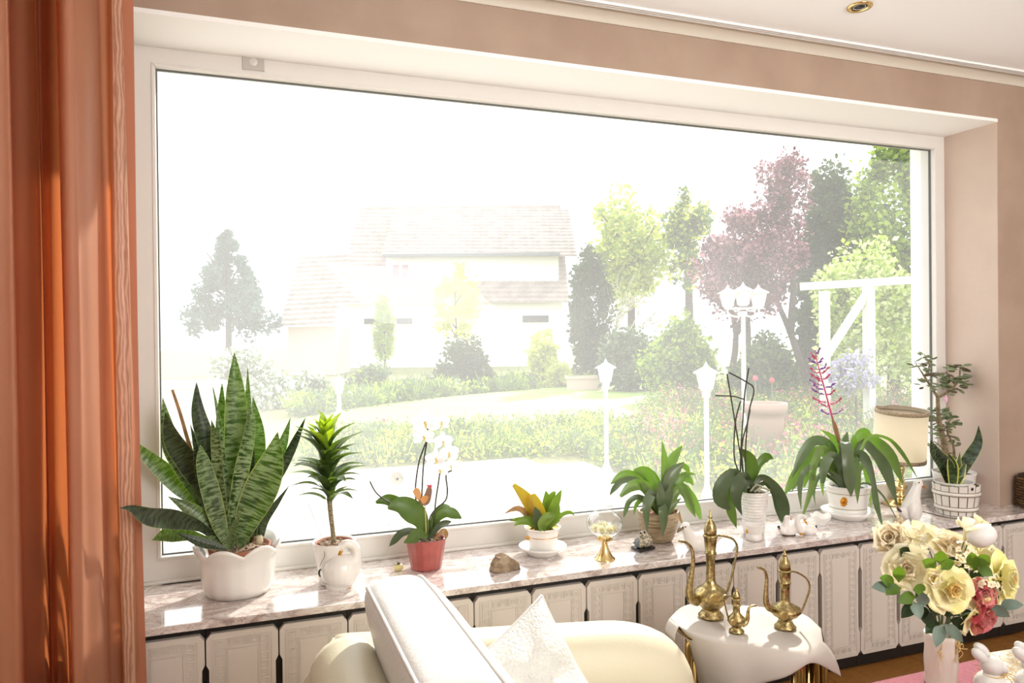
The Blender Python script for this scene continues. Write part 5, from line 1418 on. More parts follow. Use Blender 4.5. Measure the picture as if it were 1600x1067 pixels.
stalk(t, 'bract', mat('bract_brown', (0.55, 0.40, 0.26), 0.7), Y, [(1311, 690), (1305, 668), (1300, 652)], [3, 3.4, 0.6], 6, 4, .016)

# ---------------- table lamp
c = base_at(1407, 794, 26); s = mpx(c); Y = c.y
t = thing('table_lamp', c, 'brass table lamp with a cream drum shade at the end of the sill', 'table lamp')
MB().lathe(c, scale_prof([(25, 0), (26, 1), (26, 2.5), (20, 4), (17, 7), (9, 8), (6, 11), (9, 14), (9, 16), (5, 18), (8, 23), (10, 28), (8, 33), (5, 36), (7, 38), (5, 40), (4, 46), (6, 52), (7, 57), (4, 63), (3, 80), (3, 100)], s), 30).build('base', brass_pol, t)
shade = thin_mat('lamp_shade_cloth', (0.97, 0.95, 0.90), 0.72, 0.8, c2=(0.97, 0.94, 0.88), scale=60, tcol=(0.99, 0.96, 0.89))
zb, zt = 69, 148
SC0 = c + V((0, 0, 110 * s)); TILT = Matrix.Rotation(0.03, 3, FW) @ Matrix.Rotation(0.09, 3, RT)
def askew(m):
    m.v = [tuple(SC0 + TILT @ (V(p) - SC0)) for p in m.v]
    return m
m = MB(); m.grid(lambda u, v: c + V(((38.5 - 1.0 * v) * s * math.cos(2 * PI * u), (38.5 - 1.0 * v) * s * math.sin(2 * PI * u), (zb + (zt - zb) * v) * s)), 48, 6)
sh = askew(m).build('shade', shade, t)
braid = mat('braid_trim', (0.70, 0.62, 0.50), 0.8, bump=1.0, bscale=300, var=0.3, scale=200)
for h0, h1, r in ((zb - 1, zb + 5, 38.8), (zt - 5, zt + 1, 37.9)):
    mb_ = MB().lathe(c, scale_prof([(r - 0.3, h0), (r + 0.4, h0), (r + 0.7, (h0 + h1) / 2), (r + 0.4, h1), (r - 0.3, h1), (r - 0.3, h0)], s), 48); askew(mb_).build('braid', braid, t)
m = MB()
for k in range(3):
    a = k * 2.094; m.tube([c + V((0, 0, (zt - 12) * s)), c + V((37 * s * math.cos(a), 37 * s * math.sin(a), (zt - 6) * s))], 0.0014, 5)
m.tube([c + V((0, 0, 95 * s)), c + V((0, 0, (zt - 10) * s))], 2.4 * s, 8); askew(m).build('shade_carrier', brass_pol, t)
MB().ball(c + V((0, 0, 112 * s)), 9 * s, 9 * s, 12 * s, 14, 10).build('bulb', milk, t)

# ---------------- white goose
t, q, s = bird('goose_figurine', 'tall white ceramic goose with an orange bill beside the lamp', 'figurine', 1423, 818, 14,
  [('b', 1424, 798, 17, 19, 14), ('t', [(1424, 792), (1428, 775), (1432, 763), (1434, 756)], [15, 9.5, 7, 6.5]), ('b', 1434.5, 755, 8, 7, 6.5), ('t', [(1418, 803), (1409, 799), (1403, 794)], [11, 6, 2]), ('b', 1424, 812, 13, 6, 11)], 0.0026)
MB().tube([q(1440, 757, -.004), q(1444, 760, -.006), q(1449, 765, -.008)], [3 * s, 2.2 * s, 0.5 * s], 8).build('bill', orange, t)
eye_pair(t, q, s, 1436, 754, -.018, 1.1)
m = MB(); m.ball(q(1429, 800, -.028), 11 * s, 8 * s, 15 * s, 14, 10); m.build('wing', white_c, t)
m = MB(); m.tube([q(1402, 793, -.002), q(1405, 797, -.012), q(1409, 800, -.02)], [1.6 * s, 2.6 * s, 1 * s], 7); m.build('tail_tip', mat('tail_grey', (0.25, 0.23, 0.25), 0.4), t)

# ---------------- barrel planter with variegated snake plant
c = base_at(1494, 808, 26); s = mpx(c); Y = c.y
t = thing('barrel_planter', c, 'yellow-edged snake plant in a white barrel-shaped planter', 'potted plant')
stave_m = mat('stave_white', (0.90, 0.87, 0.84), 0.35, var=0.05, scale=20)
olive = mat('stave_gap', (0.46, 0.40, 0.26), 0.6)
MB().lathe(c, scale_prof([(25, 0), (26, 1), (30, 24), (32, 45), (30, 46), (28, 30), (0, 28)], s), 40).build('core', olive, t)
NS = 16
for k in range(NS):
    a0 = 2 * PI * (k + 0.06) / NS; a1 = 2 * PI * (k + 0.94) / NS
    tall = 3.5 if k in (11,) else (0, 0.8, -0.6)[k % 3]
    m = MB(); vs = []
    for h, r in ((0.5, 26.6), (14, 29.4), (30, 31.6), (46 + tall, 33.2)):
        for a in (a0, (a0 + a1) / 2, a1): vs.append(c + V((r * s * math.cos(a), r * s * math.sin(a), h * s)))
    for h, r in ((46 + tall, 31.2), (30, 30.2)):
        for a in (a0, (a0 + a1) / 2, a1): vs.append(c + V((r * s * math.cos(a), r * s * math.sin(a), h * s)))
    fs = [(j * 3 + i, j * 3 + i + 1, j * 3 + i + 4, j * 3 + i + 3) for j in range(5) for i in range(2)]
    fs += [(0, 3, 15, 12)[:0] or (9, 12, 15, 6), (11, 8, 17, 14)]
    m.add(vs, fs); m.build('stave', stave_m, t, True, angle=40)
for h in (11, 34):
    r = 28.8 + 3.1 * (h - 11) / 23
    for dh, mm_, dr in ((0, stave_m, 1.3), (-3.0, olive, 0.9), (3.0, olive, 0.9)):
        w_ = 2.8 if dr > 1 else 0.5
        MB().lathe(c, scale_prof([(r - 1.5, h + dh - w_), (r + dr, h + dh - w_ * 0.8), (r + dr + .3, h + dh), (r + dr, h + dh + w_ * 0.8), (r - 1.5, h + dh + w_)], s), 48).build('hoop', mm_, t)
a = 2 * PI * 11.5 / NS
MB().ball(c + V((33.2 * s * math.cos(a), 33.2 * s * math.sin(a), 44 * s)), 2.4 * s, 1.2 * s, 2.4 * s, 10, 6).build('rim_hole', black_glaze, t)
MB().lathe(c + V((0, 0.01, 0)), scale_prof([(22, 30), (26, 46), (28, 49), (26.5, 49.5), (24, 44)], s), 32).build('inner_pot', white_c, t)
MB().lathe(c + V((0, 0, 40 * s)), [(0, 0.004), (25 * s, 0)], 20).build('soil', potting, t)
L_VAR = thin_mat('variegated_leaf', (0.26, 0.36, 0.20), 0.2, 0.28, c2=(0.30, 0.40, 0.22), scale=12, tcol=(0.5, 0.62, 0.15), band=((0.14, 0.19, 0.11), 18.0), edge=((0.80, 0.80, 0.38), 0.36))
L_VAR2 = thin_mat('variegated_leaf_dark', (0.27, 0.33, 0.25), 0.12, 0.25, c2=(0.33, 0.39, 0.30), scale=12, tcol=(0.5, 0.62, 0.15), band=((0.15, 0.19, 0.13), 16.0), edge=((0.70, 0.72, 0.42), 0.45))
for pts, w_, dy, tw, m_ in [([(1487, 762), (1476, 728), (1461, 707), (1454, 687)], [6, 11, 9, 0], .0, .3, L_VAR2), ([(1489, 762), (1481, 728), (1470, 712), (1464, 702)], [6, 10, 8, 2], -.01, -.3, L_VAR2),
   ([(1489, 764), (1489, 738), (1487, 722), (1481, 707)], [5, 8, 7, 0], -.03, .1, L_VAR), ([(1494, 764), (1497, 730), (1500, 706)], [5, 5, 0], .0, .4, L_VAR),
   ([(1495, 764), (1503, 737), (1518, 712), (1529, 690), (1529, 664)], [4, 9, 10, 7, 0], .01, -.4, L_VAR2), ([(1494, 764), (1500, 742), (1508, 724)], [5, 7, 2], -.02, .5, L_VAR), ([(1492, 764), (1499, 750), (1507, 744)], [3, 4, 0], -.04, .2, L_VAR)]:
    blade(t, 'leaf', m_, Y, pts, w_, dy, tw, 0.3, 0.003, 5)

# ---------------- jade plant behind it
c = base_at(1491, 789, 25); s = mpx(c); Y = c.y
t = thing('jade_plant', c, 'tall branching jade plant in a white pot in the window corner', 'potted plant')
MB().lathe(c, scale_prof([(24, 0), (25, 1), (30, 44), (31, 47), (29.5, 47), (28, 42)], s), 36).build('pot', white_c, t)
MB().lathe(c + V((0, 0, 42 * s)), [(0, 0.004), (28 * s, 0)], 20).build('soil', potting, t)
jb = mat('jade_bark', (0.58, 0.50, 0.38), 0.8, var=0.3, scale=80)
br = {'trunk': ([(1482, 748), (1479, 720), (1474, 688), (1467, 654), (1465, 620)], [5.5, 5, 4.5, 3.4, 2.6]),
      'left': ([(1465, 620), (1457, 608), (1445, 589), (1436, 575), (1429, 564)], [2.4, 1.9, 1.5, 1, .5]),
      'top': ([(1445, 589), (1452, 571), (1446, 558), (1444, 553)], [1.3, 1.1, .9, .5]),
      'right': ([(1465, 621), (1481, 612), (1493, 601), (1499, 588), (1500, 572)], [2.4, 2, 1.8, 1.4, .6]),
      'mid': ([(1492, 601), (1484, 590), (1478, 580)], [1.4, 1.1, .6]),
      'low': ([(1491, 748), (1491, 715), (1489, 695), (1482, 680), (1478, 662)], [2.6, 2.2, 1.6, 1.2, .6]),
      'low2': ([(1470, 668), (1460, 655), (1452, 648)], [1.4, 1, .5]), 'low3': ([(1472, 676), (1482, 660), (1488, 652)], [1.4, 1, .5]), 'low4': ([(1478, 706), (1460, 690), (1452, 700)], [1, .8, .5])}
for n_, (pts, r) in br.items(): stalk(t, 'trunk' if n_ == 'trunk' else 'branch', jb, Y, pts, r, 7)
jm1 = thin_mat('jade_leaf', (0.43, 0.48, 0.32), 0.15, 0.22, c2=(0.54, 0.58, 0.45), scale=20, tcol=(0.55, 0.7, 0.2), spec=0.5)
jl = MB(); jl.ball((0.5, 0, 0), 0.5, 0.30, 0.10, 10, 6); jme = jl.mesh('leaf', jm1)
jm2 = MB().ball((0.5, 0, 0), 0.5, 0.34, 0.09, 10, 6).mesh('leaf', mat('jade_leaf_brown', (0.40, 0.35, 0.27), 0.4))
rnd = random.Random(3)
def jade(px, py, n, L_, spread, dy=0.0, up_=0.3, dark=0.15):
    for _ in range(n):
        p = at(px + rnd.gauss(0, spread), py + rnd.gauss(0, spread), Y + dy + rnd.uniform(-.02, .02))
        o = link('leaf', jm2 if rnd.random() < dark else jme, t, p - c)
        k = L_ * 1.3 * s * rnd.uniform(0.75, 1.15)
        o.scale = (k, k, k)
        o.rotation_euler = (rnd.uniform(-.7, .7), -rnd.uniform(-.5, .8) * up_ * 2 + 0.1, rnd.uniform(0, 6.28))
for px, py, n, L_, sp_ in ((1444, 557, 7, 9, 3), (1451, 566, 5, 11, 3), (1447, 580, 5, 12, 4), (1438, 590, 4, 12, 4), (1455, 590, 5, 12, 4), (1460, 603, 4, 11, 4), (1442, 603, 3, 10, 4), (1432, 572, 3, 9, 3),
    (1499, 575, 8, 12, 4), (1502, 588, 6, 13, 5), (1478, 582, 7, 11, 4), (1484, 594, 8, 12, 5), (1496, 598, 6, 12, 5), (1487, 608, 7, 12, 5), (1498, 610, 4, 12, 4), (1475, 606, 4, 11, 4), (1508, 600, 4, 12, 4),
    (1458, 645, 10, 9, 5), (1474, 645, 10, 9, 5), (1483, 648, 8, 10, 5), (1462, 660, 8, 9, 5), (1480, 668, 10, 10, 5), (1452, 655, 5, 8, 4), (1466, 676, 6, 8, 4), (1492, 660, 5, 12, 4), (1488, 685, 4, 11, 4), (1499, 692, 3, 11, 3), (1453, 698, 3, 9, 3), (1484, 712, 4, 9, 4)):
    jade(px, py, n, L_, sp_)
p = at(1478, 624, Y - .01)
t = thing('crystal_drop', p, 'pale pink crystal drop hanging from the jade plant branch', 'ornament')
MB().lathe(p, scale_prof([(0, -7), (2.4, -2), (2.7, 1), (1.4, 6), (0, 7.5)], s), 8).build('crystal', mat('pink_crystal', (0.92, 0.74, 0.84), 0.08, spec=0.8), t, False)
MB().tube([p + V((0, 0, 7 * s)), p + V((0, 0, 13 * s))], 0.0006, 5).build('thread', clear, t)
# basket and cord
c = atz(1607, 790, SILL); c.y = YW - 0.068; s = mpx(c)
t = thing('woven_basket', c, 'dark brown woven basket by the wall past the window', 'basket')
wick = mat('wicker', (0.45, 0.33, 0.18), 0.7, var=0.6, scale=60, c2=(0.20, 0.13, 0.08))
MB().lathe(c, scale_prof([(21, 0), (22, 2), (22, 44), (20, 50), (12, 53), (0, 54)], s), 28).build('body', mat('wicker_dark', (0.20, 0.14, 0.08), 0.8), t)
for h in range(11):
    m = MB(); ph = h % 2 * PI
    ring = [c + V(((22.4 + 1.1 * math.sin(10 * a + ph)) * s * math.cos(a), (22.4 + 1.1 * math.sin(10 * a + ph)) * s * math.sin(a), (2.5 + h * 4.2) * s)) for a in [2 * PI * i / 60 for i in range(61)]]
    m.tube(ring, 1.9 * s, 6, False); m.build('strand', wick, t)
m = MB(); m.tube(spline([atz(1440, 799), atz(1455, 803), atz(1475, 808), atz(1500, 811), atz(1525, 809)], 4), 0.0018, 5)
for i, v_ in enumerate(m.v): m.v[i] = (v_[0], v_[1], v_[2] + 0.002)
tag(m.build('lamp_cord', mat('brown_cord', (0.36, 0.30, 0.22), 0.6), None), 'thin brown lamp cord lying in front of the barrel planter', 'cord')
# ------------------------------------------------------------------ sofa
leather = mat('ivory_leather', (0.84, 0.825, 0.78), 0.42, var=0.04, scale=6, bump=0.35, bscale=180, dist=0.002, c2=(0.82, 0.80, 0.74))
leather_w = mat('white_leather', (0.85, 0.845, 0.835), 0.40, bump=0.5, bscale=90, dist=0.003)
leather_c = mat('cream_leather', (0.83, 0.80, 0.70), 0.42, bump=0.3, bscale=160, dist=0.002)
so = thing('sofa', (0.7, -1.45, 0), 'cream leather sofa with rolled arm and thick white back cushion beside the cabinets', 'sofa')
def arm(y, name='arm'):
    m = MB()
    path = spline([(0.186, y, 0.520), (0.192, y, 0.520), (0.205, y, 0.521), (0.23, y, 0.521), (0.45, y, 0.495), (0.75, y, 0.466), (0.95, y, 0.440), (1.04, y, 0.39), (1.06, y, 0.28), (1.06, y, 0.05)], 5)
    m.tube(path, spline1([0.055, 0.08, 0.094, 0.099, 0.100, 0.101, 0.103, 0.10, 0.095, 0.09], 5), 24)
    a_ = m.build(name, leather_c, so)
    MB().box(0.2, 1.05, y - 0.075, y + 0.075, 0.04, 0.45).build('arm_panel', leather_c, a_, False)
    return a_
arm(-0.855); arm(-2.10)
m = MB(); m.tube(spline([(0.205, -0.955, 0.58), (0.205, -1.2, 0.59), (0.20, -1.7, 0.585), (0.20, -2.03, 0.585)], 6), 0.078, 20)
bf = m.build('back_frame', leather_c, so); MB().box(0.125, 0.265, -2.03, -0.93, 0.04, 0.55).build('back_panel', leather_c, bf, False)
def cushion_back(y0, y1):
    prof = spline([(0.315, 0.47), (0.27, 0.60), (0.238, 0.735), (0.243, 0.785), (0.27, 0.800), (0.30, 0.805), (0.33, 0.805), (0.362, 0.797), (0.40, 0.765), (0.45, 0.67), (0.485, 0.56), (0.47, 0.47)], 3)
    cx, cz = 0.36, 0.60
    ys = [0, 0.012, 0.04, 0.09, 0.2, 0.35, 0.5, 0.65, 0.8, 0.91, 0.96, 0.988, 1.0]
    fx = [0.62, 0.82, 0.93, 0.98, 1, 1, 1, 1, 1, 0.98, 0.93, 0.82, 0.62]
    m = MB(); n = len(prof); vs = []
    for t_, f in zip(ys, fx):
        y = y0 + (y1 - y0) * t_
        for p in prof: vs.append(V((cx + (p.x - cx) * (0.4 + 0.6 * f), y, cz + (p.y - cz) * f)))
    fs = [(j * n + i, j * n + (i + 1) % n, (j + 1) * n + (i + 1) % n, (j + 1) * n + i) for j in range(len(ys) - 1) for i in range(n)]
    fs += [tuple(range(n - 1, -1, -1)), tuple(range((len(ys) - 1) * n, len(ys) * n))]
    m.add(vs, fs)
    b = m.build('back_cushion', leather_w, so)
    for ix in (9, 21):
        m = MB(); m.tube(spline([vs[j * n + ix] + V((0, 0, 0.001)) for j in range(len(ys))], 2), 0.0042, 8); m.build('piping', leather_w, b)
cushion_back(-0.95, -2.02)
m = MB(); m.box(0.30, 1.09, -2.02, -0.94, 0.06, 0.26); m.build('seat_base', leather_c, so, False)
m = MB(); m.box(0.44, 1.10, -2.0, -0.955, 0.262, 0.38)
sc = m.build('seat_cushion', leather, so, False, bevel=0.03); sc.modifiers[0].segments = 4
# throw cushion
cn = [at(846, 930, -0.985), at(668, 1096, -1.085), at(770, 1265, -1.30), at(950, 1120, -1.10)]
t = thing('throw_cushion', sum(cn, V()) / 4 - V((0, 0, 0.06)), 'white leather throw cushion standing on one corner against the sofa arm', 'cushion')
nrm = (cn[3] - cn[0]).cross(cn[1] - cn[0]).normalized()
if nrm.dot(CAM - cn[0]) < 0: nrm = -nrm
def pil(sg):
    def fn(u, v):
        x, y = u * 2 - 1, v * 2 - 1
        pin = 1
        a, b = 0.5 + 0.5 * x * (1 - 0.05 * (1 - y * y)), 0.5 + 0.5 * y * (1 - 0.05 * (1 - x * x))
        p = cn[0].lerp(cn[3], a).lerp(cn[1].lerp(cn[2], a), b)
        h = ((1 - x ** 4) * (1 - y ** 4)) ** 0.55 * 0.062
        h *= 1 + 0.10 * math.sin(7 * x + 3 * y) * (1 - x * x) + 0.06 * math.sin(11 * y - 4 * x)
        return p + nrm * h * sg
    return fn
m = MB(); m.grid(pil(1), 36, 36); m.grid(pil(-1), 36, 36)
m.build('cover', mat('white_pebbled_leather', (0.83, 0.825, 0.80), 0.40, bump=1.0, bscale=130, dist=0.006), t)
m = MB(); m.tube([pil(0)(u, 0) for u in [i / 20 for i in range(21)]] + [pil(0)(1, v) for v in [i / 20 for i in range(1, 21)]] + [pil(0)(1 - u, 1) for u in [i / 20 for i in range(1, 21)]] + [pil(0)(0, 1 - v) for v in [i / 20 for i in range(1, 21)]], 0.003, 6)
m.build('piping', leather_w, t)

# ------------------------------------------------------------------ brass side table with white cloth
TZ = 0.455
brass_old = mat('aged_brass', (0.74, 0.67, 0.48), 0.27, 1.0, var=0.35, scale=110, c2=(0.52, 0.45, 0.30), bump=0.4, bscale=260, dist=0.002)
brass_tube = mat('brass_tube', (0.78, 0.66, 0.42), 0.18, 1.0)
z_ = lambda px, py: atz(px, py, TZ)
R1 = [(1046, 968), (1066, 950), (1094, 945), (1167, 948), (1222, 955), (1258, 963), (1283, 984)]
R2 = [(1061, 980), (1078, 991), (1110, 1000), (1156, 1007), (1205, 1013), (1252, 1016), (1286, 1004)]
outline = [z_(*p) for p in R1] + [z_(*p) for p in reversed(R2)]
cen = sum(outline, V()) / len(outline)
tb = thing('side_table', V((cen.x, cen.y, 0)), 'brass tube side table under a white cloth beside the sofa arm', 'table')
m = MB(); inner = [cen.lerp(p, 0.95) for p in outline]
m.prism([(p.x, p.y) for p in inner], lambda u, v, w_: (u, v, TZ - 0.024 + w_), 0.02); m.build('tabletop', mat('table_glass', (0.55, 0.5, 0.4), 0.1), tb, False)
m = MB(); m.tube(spline([cen.lerp(p, 0.93) + V((0, 0, -0.013)) for p in outline + outline[:1]], 3), 0.009, 8, False); m.build('rim', brass_tube, tb)
for px, py, n_ in ((1258, 1020, 1), (1286, 1010, 1), (1298, 1012, 1), (1068, 985, 1), (1075, 958, 1), (1262, 975, 1)):
    p = cen.lerp(z_(px, py), 0.93)
    pts = [p + (cen - p) * 0.30 + V((0, 0, -0.028)), p + (cen - p) * 0.05 + V((0, 0, -0.032)), p + V((0, 0, -0.07)), V((p.x, p.y, 0.2)), V((p.x, p.y, 0.004))]
    m = MB(); m.tube(spline(pts, 4), 0.0095, 10); m.build('leg', brass_tube, tb)
    q = p + (cen - p) * 0.12
    m = MB(); m.tube([V((q.x, q.y, TZ - 0.04)), V((q.x, q.y, 0.004))], 0.008, 10); m.build('leg', brass_tube, tb)
for a, b in (((1258, 1020), (1068, 985)), ((1262, 975), (1075, 958))):
    pa, pb = cen.lerp(z_(*a), 0.93), cen.lerp(z_(*b), 0.93)
    m = MB(); m.tube([V((pa.x, pa.y, 0.12)), V((pb.x, pb.y, 0.12))], 0.008, 8); m.build('stretcher', brass_tube, tb)
# cloth
q1 = spline([z_(*p) for p in R1], 6); q2 = spline([z_(*p) for p in R2], 6)
R3 = [(1093, 1085), (1108, 1094), (1132, 1098), (1170, 1084), (1215, 1062), (1270, 1040), (1311, 1058)]
q3 = spline([at(p[0], p[1], z_(*r).y - 0.035) for p, r in zip(R3, R2)], 6)
n = len(q1); rows = []
for j in range(5): rows.append([p + (p - cen).normalized() * 0.012 * (1 - j / 4) + V((0, 0, 0.004 - 0.05 * (1 - j / 4) ** 1.5)) for p in q1])
for j in range(1, 11): rows.append([a.lerp(b, j / 10) + V((0, 0, 0.004)) for a, b in zip(q1, q2)])
rows[-1] = [p + V((0, 0, -0.001)) for p in rows[-1]]
for j in range(1, 13):
    f = j / 12
    row = []
    for i, (a, b) in enumerate(zip(q2, q3)):
        p = a.lerp(b, f); p.z = a.z + (b.z - a.z) * f ** 1.25 + 0.004
        out = math.sin(PI * f) * 0.012
        fold_ = 0.010 * math.sin(i * 0.55) * f
        row.append(p + V((0.0, -out - fold_, 0)))
    rows.append(row)
m = MB(); W = len(rows)
m.add([p for r in rows for p in r], [(j * n + i, j * n + i + 1, (j + 1) * n + i + 1, (j + 1) * n + i) for j in range(W - 1) for i in range(n - 1)])
# left flap falling from the short side
fl = [rows[j][0] for j in range(4, 15)]
fv = []
for k in range(7):
    f = k / 6
    for i, p in enumerate(fl): fv.append(p + V((-0.026 * math.sin(PI * f / 2), -0.003 * k, -0.035 * f ** 1.1)))
L_ = len(fl)
m.add(fv, [(k * L_ + i, k * L_ + i + 1, (k + 1) * L_ + i + 1, (k + 1) * L_ + i) for k in range(6) for i in range(L_ - 1)])
o = m.build('tablecloth', thin_mat('white_cloth', (0.79, 0.755, 0.72), 0.12, 0.75, scale=30, bump=0.2), None, loc=cen)
o.data.materials[0].use_backface_culling = False
sd_ = o.modifiers.new('solid', 'SOLIDIFY'); sd_.thickness = 0.0012; sd_.offset = 1
tag(o, 'white cloth draped over the brass side table under the ewers', 'tablecloth')

def ewer(name, label, px, pyb, rb, prof, spout, sr, handle, medal, hr=1.8):
    c = base_at(px, pyb, rb, TZ + 0.0055); s = mpx(c); Y = c.y
    t = thing(name, c, label, 'ewer')
    k = next(i for i, p in enumerate(prof) if p[0] == 'lid')
    body, lid = prof[:k], prof[k + 1:]
    MB().lathe(c, scale_prof(body, s), 40).build('body', brass_old, t)
    li = MB().lathe(c, scale_prof(lid, s), 32).build('lid', brass_old, t)
    stalk(t, 'spout', brass_old, Y, spout, sr, 12, 5)
    h = stalk(t, 'handle', brass_old, Y, handle, hr, 8, 5)
    if medal:
        g = at(medal[0], medal[1], Y - medal[3] * s); r = medal[2] * s
        m = MB(); m.ball(g, r * 1.2, r * 0.28, r, 18, 10)
        for i in range(14):
            a = i * 0.449; m.ball(g + V((r * 0.8 * math.cos(a), -r * 0.22, r * 0.66 * math.sin(a))), r * 0.16, r * 0.12, r * 0.16, 6, 4)
        for i in range(7):
            a = i * 0.898; m.ball(g + V((r * 0.4 * math.cos(a), -r * 0.27, r * 0.34 * math.sin(a))), r * 0.15, r * 0.1, r * 0.15, 6, 4)
        m.build('medallion', mat('bright_brass_relief', (0.72, 0.63, 0.42), 0.28, 1.0, bump=0.5, bscale=300), t)
    return t
ewer('brass_ewer', 'tallest engraved brass ewer, long spout pointing left, at the back of the cloth', 1111, 971, 19.5,
     [(19.5, 0), (20, 3), (17, 6), (14, 10), (13, 12), (15, 15), (22, 22), (26.7, 32), (25.5, 39), (19, 45), (14, 47), (14, 48.2), (9, 52), (7, 58), (6.6, 75), (7.1, 97), (9.2, 98.5), (9.2, 101), (8, 102), (10, 124), (11.2, 125), (11.2, 128), (9.5, 129), 'lid'][:-1] + [('lid', 0)] +
     [(9.6, 129), (9.8, 134), (8.8, 141), (6, 148), (3, 152), (2, 154), (3.4, 156), (3.4, 157), (1.7, 159), (1.5, 166), (0, 169)],
     [(1090, 940), (1082, 937), (1077, 926), (1079, 905), (1083, 878), (1081, 858), (1073, 848), (1061, 845)], [7, 7, 6, 4.4, 3.2, 2.6, 2.2, 2.2],
     [(1120, 836), (1134, 838), (1146, 843), (1152, 855), (1149, 873), (1144, 897), (1136, 926)], (1117, 936, 9.5, 23.5))
ewer('brass_ewer', 'middle-sized brass ewer, spout pointing left, right of the smallest one', 1227, 987, 16.4,
     [(16.4, 0), (16.6, 2.5), (13, 6), (10.5, 11), (10, 13), (11.5, 15.5), (19, 20), (24.6, 27), (22.5, 32), (14, 35.5), (13.5, 36.5), (8.5, 38.5), (6.6, 44), (6.5, 58), (7.6, 69), (9, 70), (9, 71.5), (7.8, 72.5), (8.6, 87), (10.4, 88), (10.4, 90.5), (8.6, 91), ('lid', 0),
      (8.6, 91), (8.6, 97), (7, 104), (4, 110), (2.4, 112), (4.2, 114), (4.2, 115), (1.8, 116.5), (2.2, 120), (0, 124)],
     [(1208, 952), (1201, 949), (1197, 940), (1197, 922), (1198, 903), (1194, 891), (1184, 886)], [5.5, 5.5, 4.6, 3.4, 2.6, 2.1, 1.9],
     [(1236, 892), (1247, 895), (1260, 904), (1265, 918), (1259, 938), (1250, 960)], (1225, 962, 7.5, 19), 1.5)
ewer('brass_ewer', 'smallest brass ewer, spout pointing right, at the front of the cloth', 1151, 992, 11.7,
     [(11.7, 0), (11.7, 2.5), (8.5, 5.5), (6.6, 8.5), (10, 11), (14, 17), (12.5, 23), (8.5, 26.5), (8, 27.5), (5.5, 30), (5.2, 40), (6.6, 41.5), (6.6, 42.5), (5.7, 43.5), (6.3, 50), (8, 51.2), (8, 53), (6.4, 53.6), ('lid', 0), (6.4, 53.6), (6, 57), (4, 62), (2, 64), (3, 65.5), (1.4, 67), (0, 69.5)],
     [(1160, 976), (1165, 973), (1168, 966), (1169, 955), (1172, 948), (1181, 946)], [4.2, 4, 3.4, 2.4, 1.8, 1.6],
     [(1144, 932), (1130, 931), (1133, 946), (1138, 967)], (1146, 972, 5.0, 10.5), 1.3)

# ------------------------------------------------------------------ table with red cloth
RZ = 0.44
y_e = atz(1447, 1044, RZ).y
tb = thing('dining_table', (2.0, y_e - 0.45, 0), 'low table under a wine red cloth in the corner nearest the viewer', 'table')
bx(1.15, 3.0, y_e - 0.9, y_e - 0.02, RZ - 0.035, RZ - 0.006).build('tabletop', dark, tb, False)
for x in (1.22, 2.93):
    for y in (y_e - 0.84, y_e - 0.08): bx(x - 0.025, x + 0.025, y - 0.025, y + 0.025, 0, RZ - 0.035).build('leg', dark, tb, False)
redc = mat('wine_red_cloth', (0.47, 0.15, 0.21), 0.8, var=0.25, scale=90, c2=(0.58, 0.26, 0.32), stretch=(1, 6, 1), bump=0.4, bscale=300)
m = MB(); m.box(1.14, 3.01, y_e - 0.91, y_e - 0.01, RZ - 0.004, RZ)
m.add([(1.14, y_e - 0.01, RZ), (3.01, y_e - 0.01, RZ), (3.01, y_e - 0.003, RZ - 0.012), (1.14, y_e - 0.003, RZ - 0.012), (3.01, y_e, RZ - 0.09), (1.14, y_e, RZ - 0.09)], [(0, 1, 2, 3), (3, 2, 4, 5)])
tag(m.build('tablecloth', redc, None, False, loc=(2.0, y_e - 0.45, RZ)), 'wine red woven cloth on the low table under the flower vase', 'tablecloth')
# vase
d0 = 1.83
b = atd(1471, 1075, d0); vb = V((b.x, b.y, RZ)); s = mpx(vb); vtop = atd(1471, 988, d0).z
va = thing('flower_vase', vb, 'tall white bark-textured vase holding the bouquet on the red cloth', 'vase')
bark_w = mat('white_bark', (0.84, 0.79, 0.74), 0.7, bump=0.9, bscale=35, dist=0.006, stretch=(1, 1, 0.25), var=0.08, scale=20)
H_ = vtop - vb.z
def vm(a, i): return 1 + 0.035 * math.sin(3 * a + 0.5) + 0.02 * math.sin(7 * a + i * 0.2) + (0.10 if abs(((a - 4.55 + PI) % (2 * PI)) - PI) < 0.09 else 0)
MB().lathe(vb, [(0.035, 0), (0.038, 0.004)] + [(0.0370 - 0.001 * math.sin(k), H_ * k / 10) for k in range(1, 11)] + [(0.032, H_), (0.030, H_ - 0.02)], 60, vm).build('body', bark_w, va)
raffia = mat('raffia', (0.80, 0.68, 0.45), 0.7)
rnd = random.Random(2)
for px, py, n_ in ((1467, 1020, 5), (1498, 1010, 16)):
    m = MB()
    for _ in range(n_):
        p = atd(px + rnd.uniform(-4, 4), py + rnd.uniform(-8, 8), d0 - 0.034)
        e = [p + V((rnd.uniform(-1, 1), rnd.uniform(-.6, .3), rnd.uniform(-1.4, 1.4))) * 0.011 * k for k in range(3)]
        m.tube(spline(e, 3), 0.0011, 5)
    o = m.build('raffia_tuft', raffia, va)

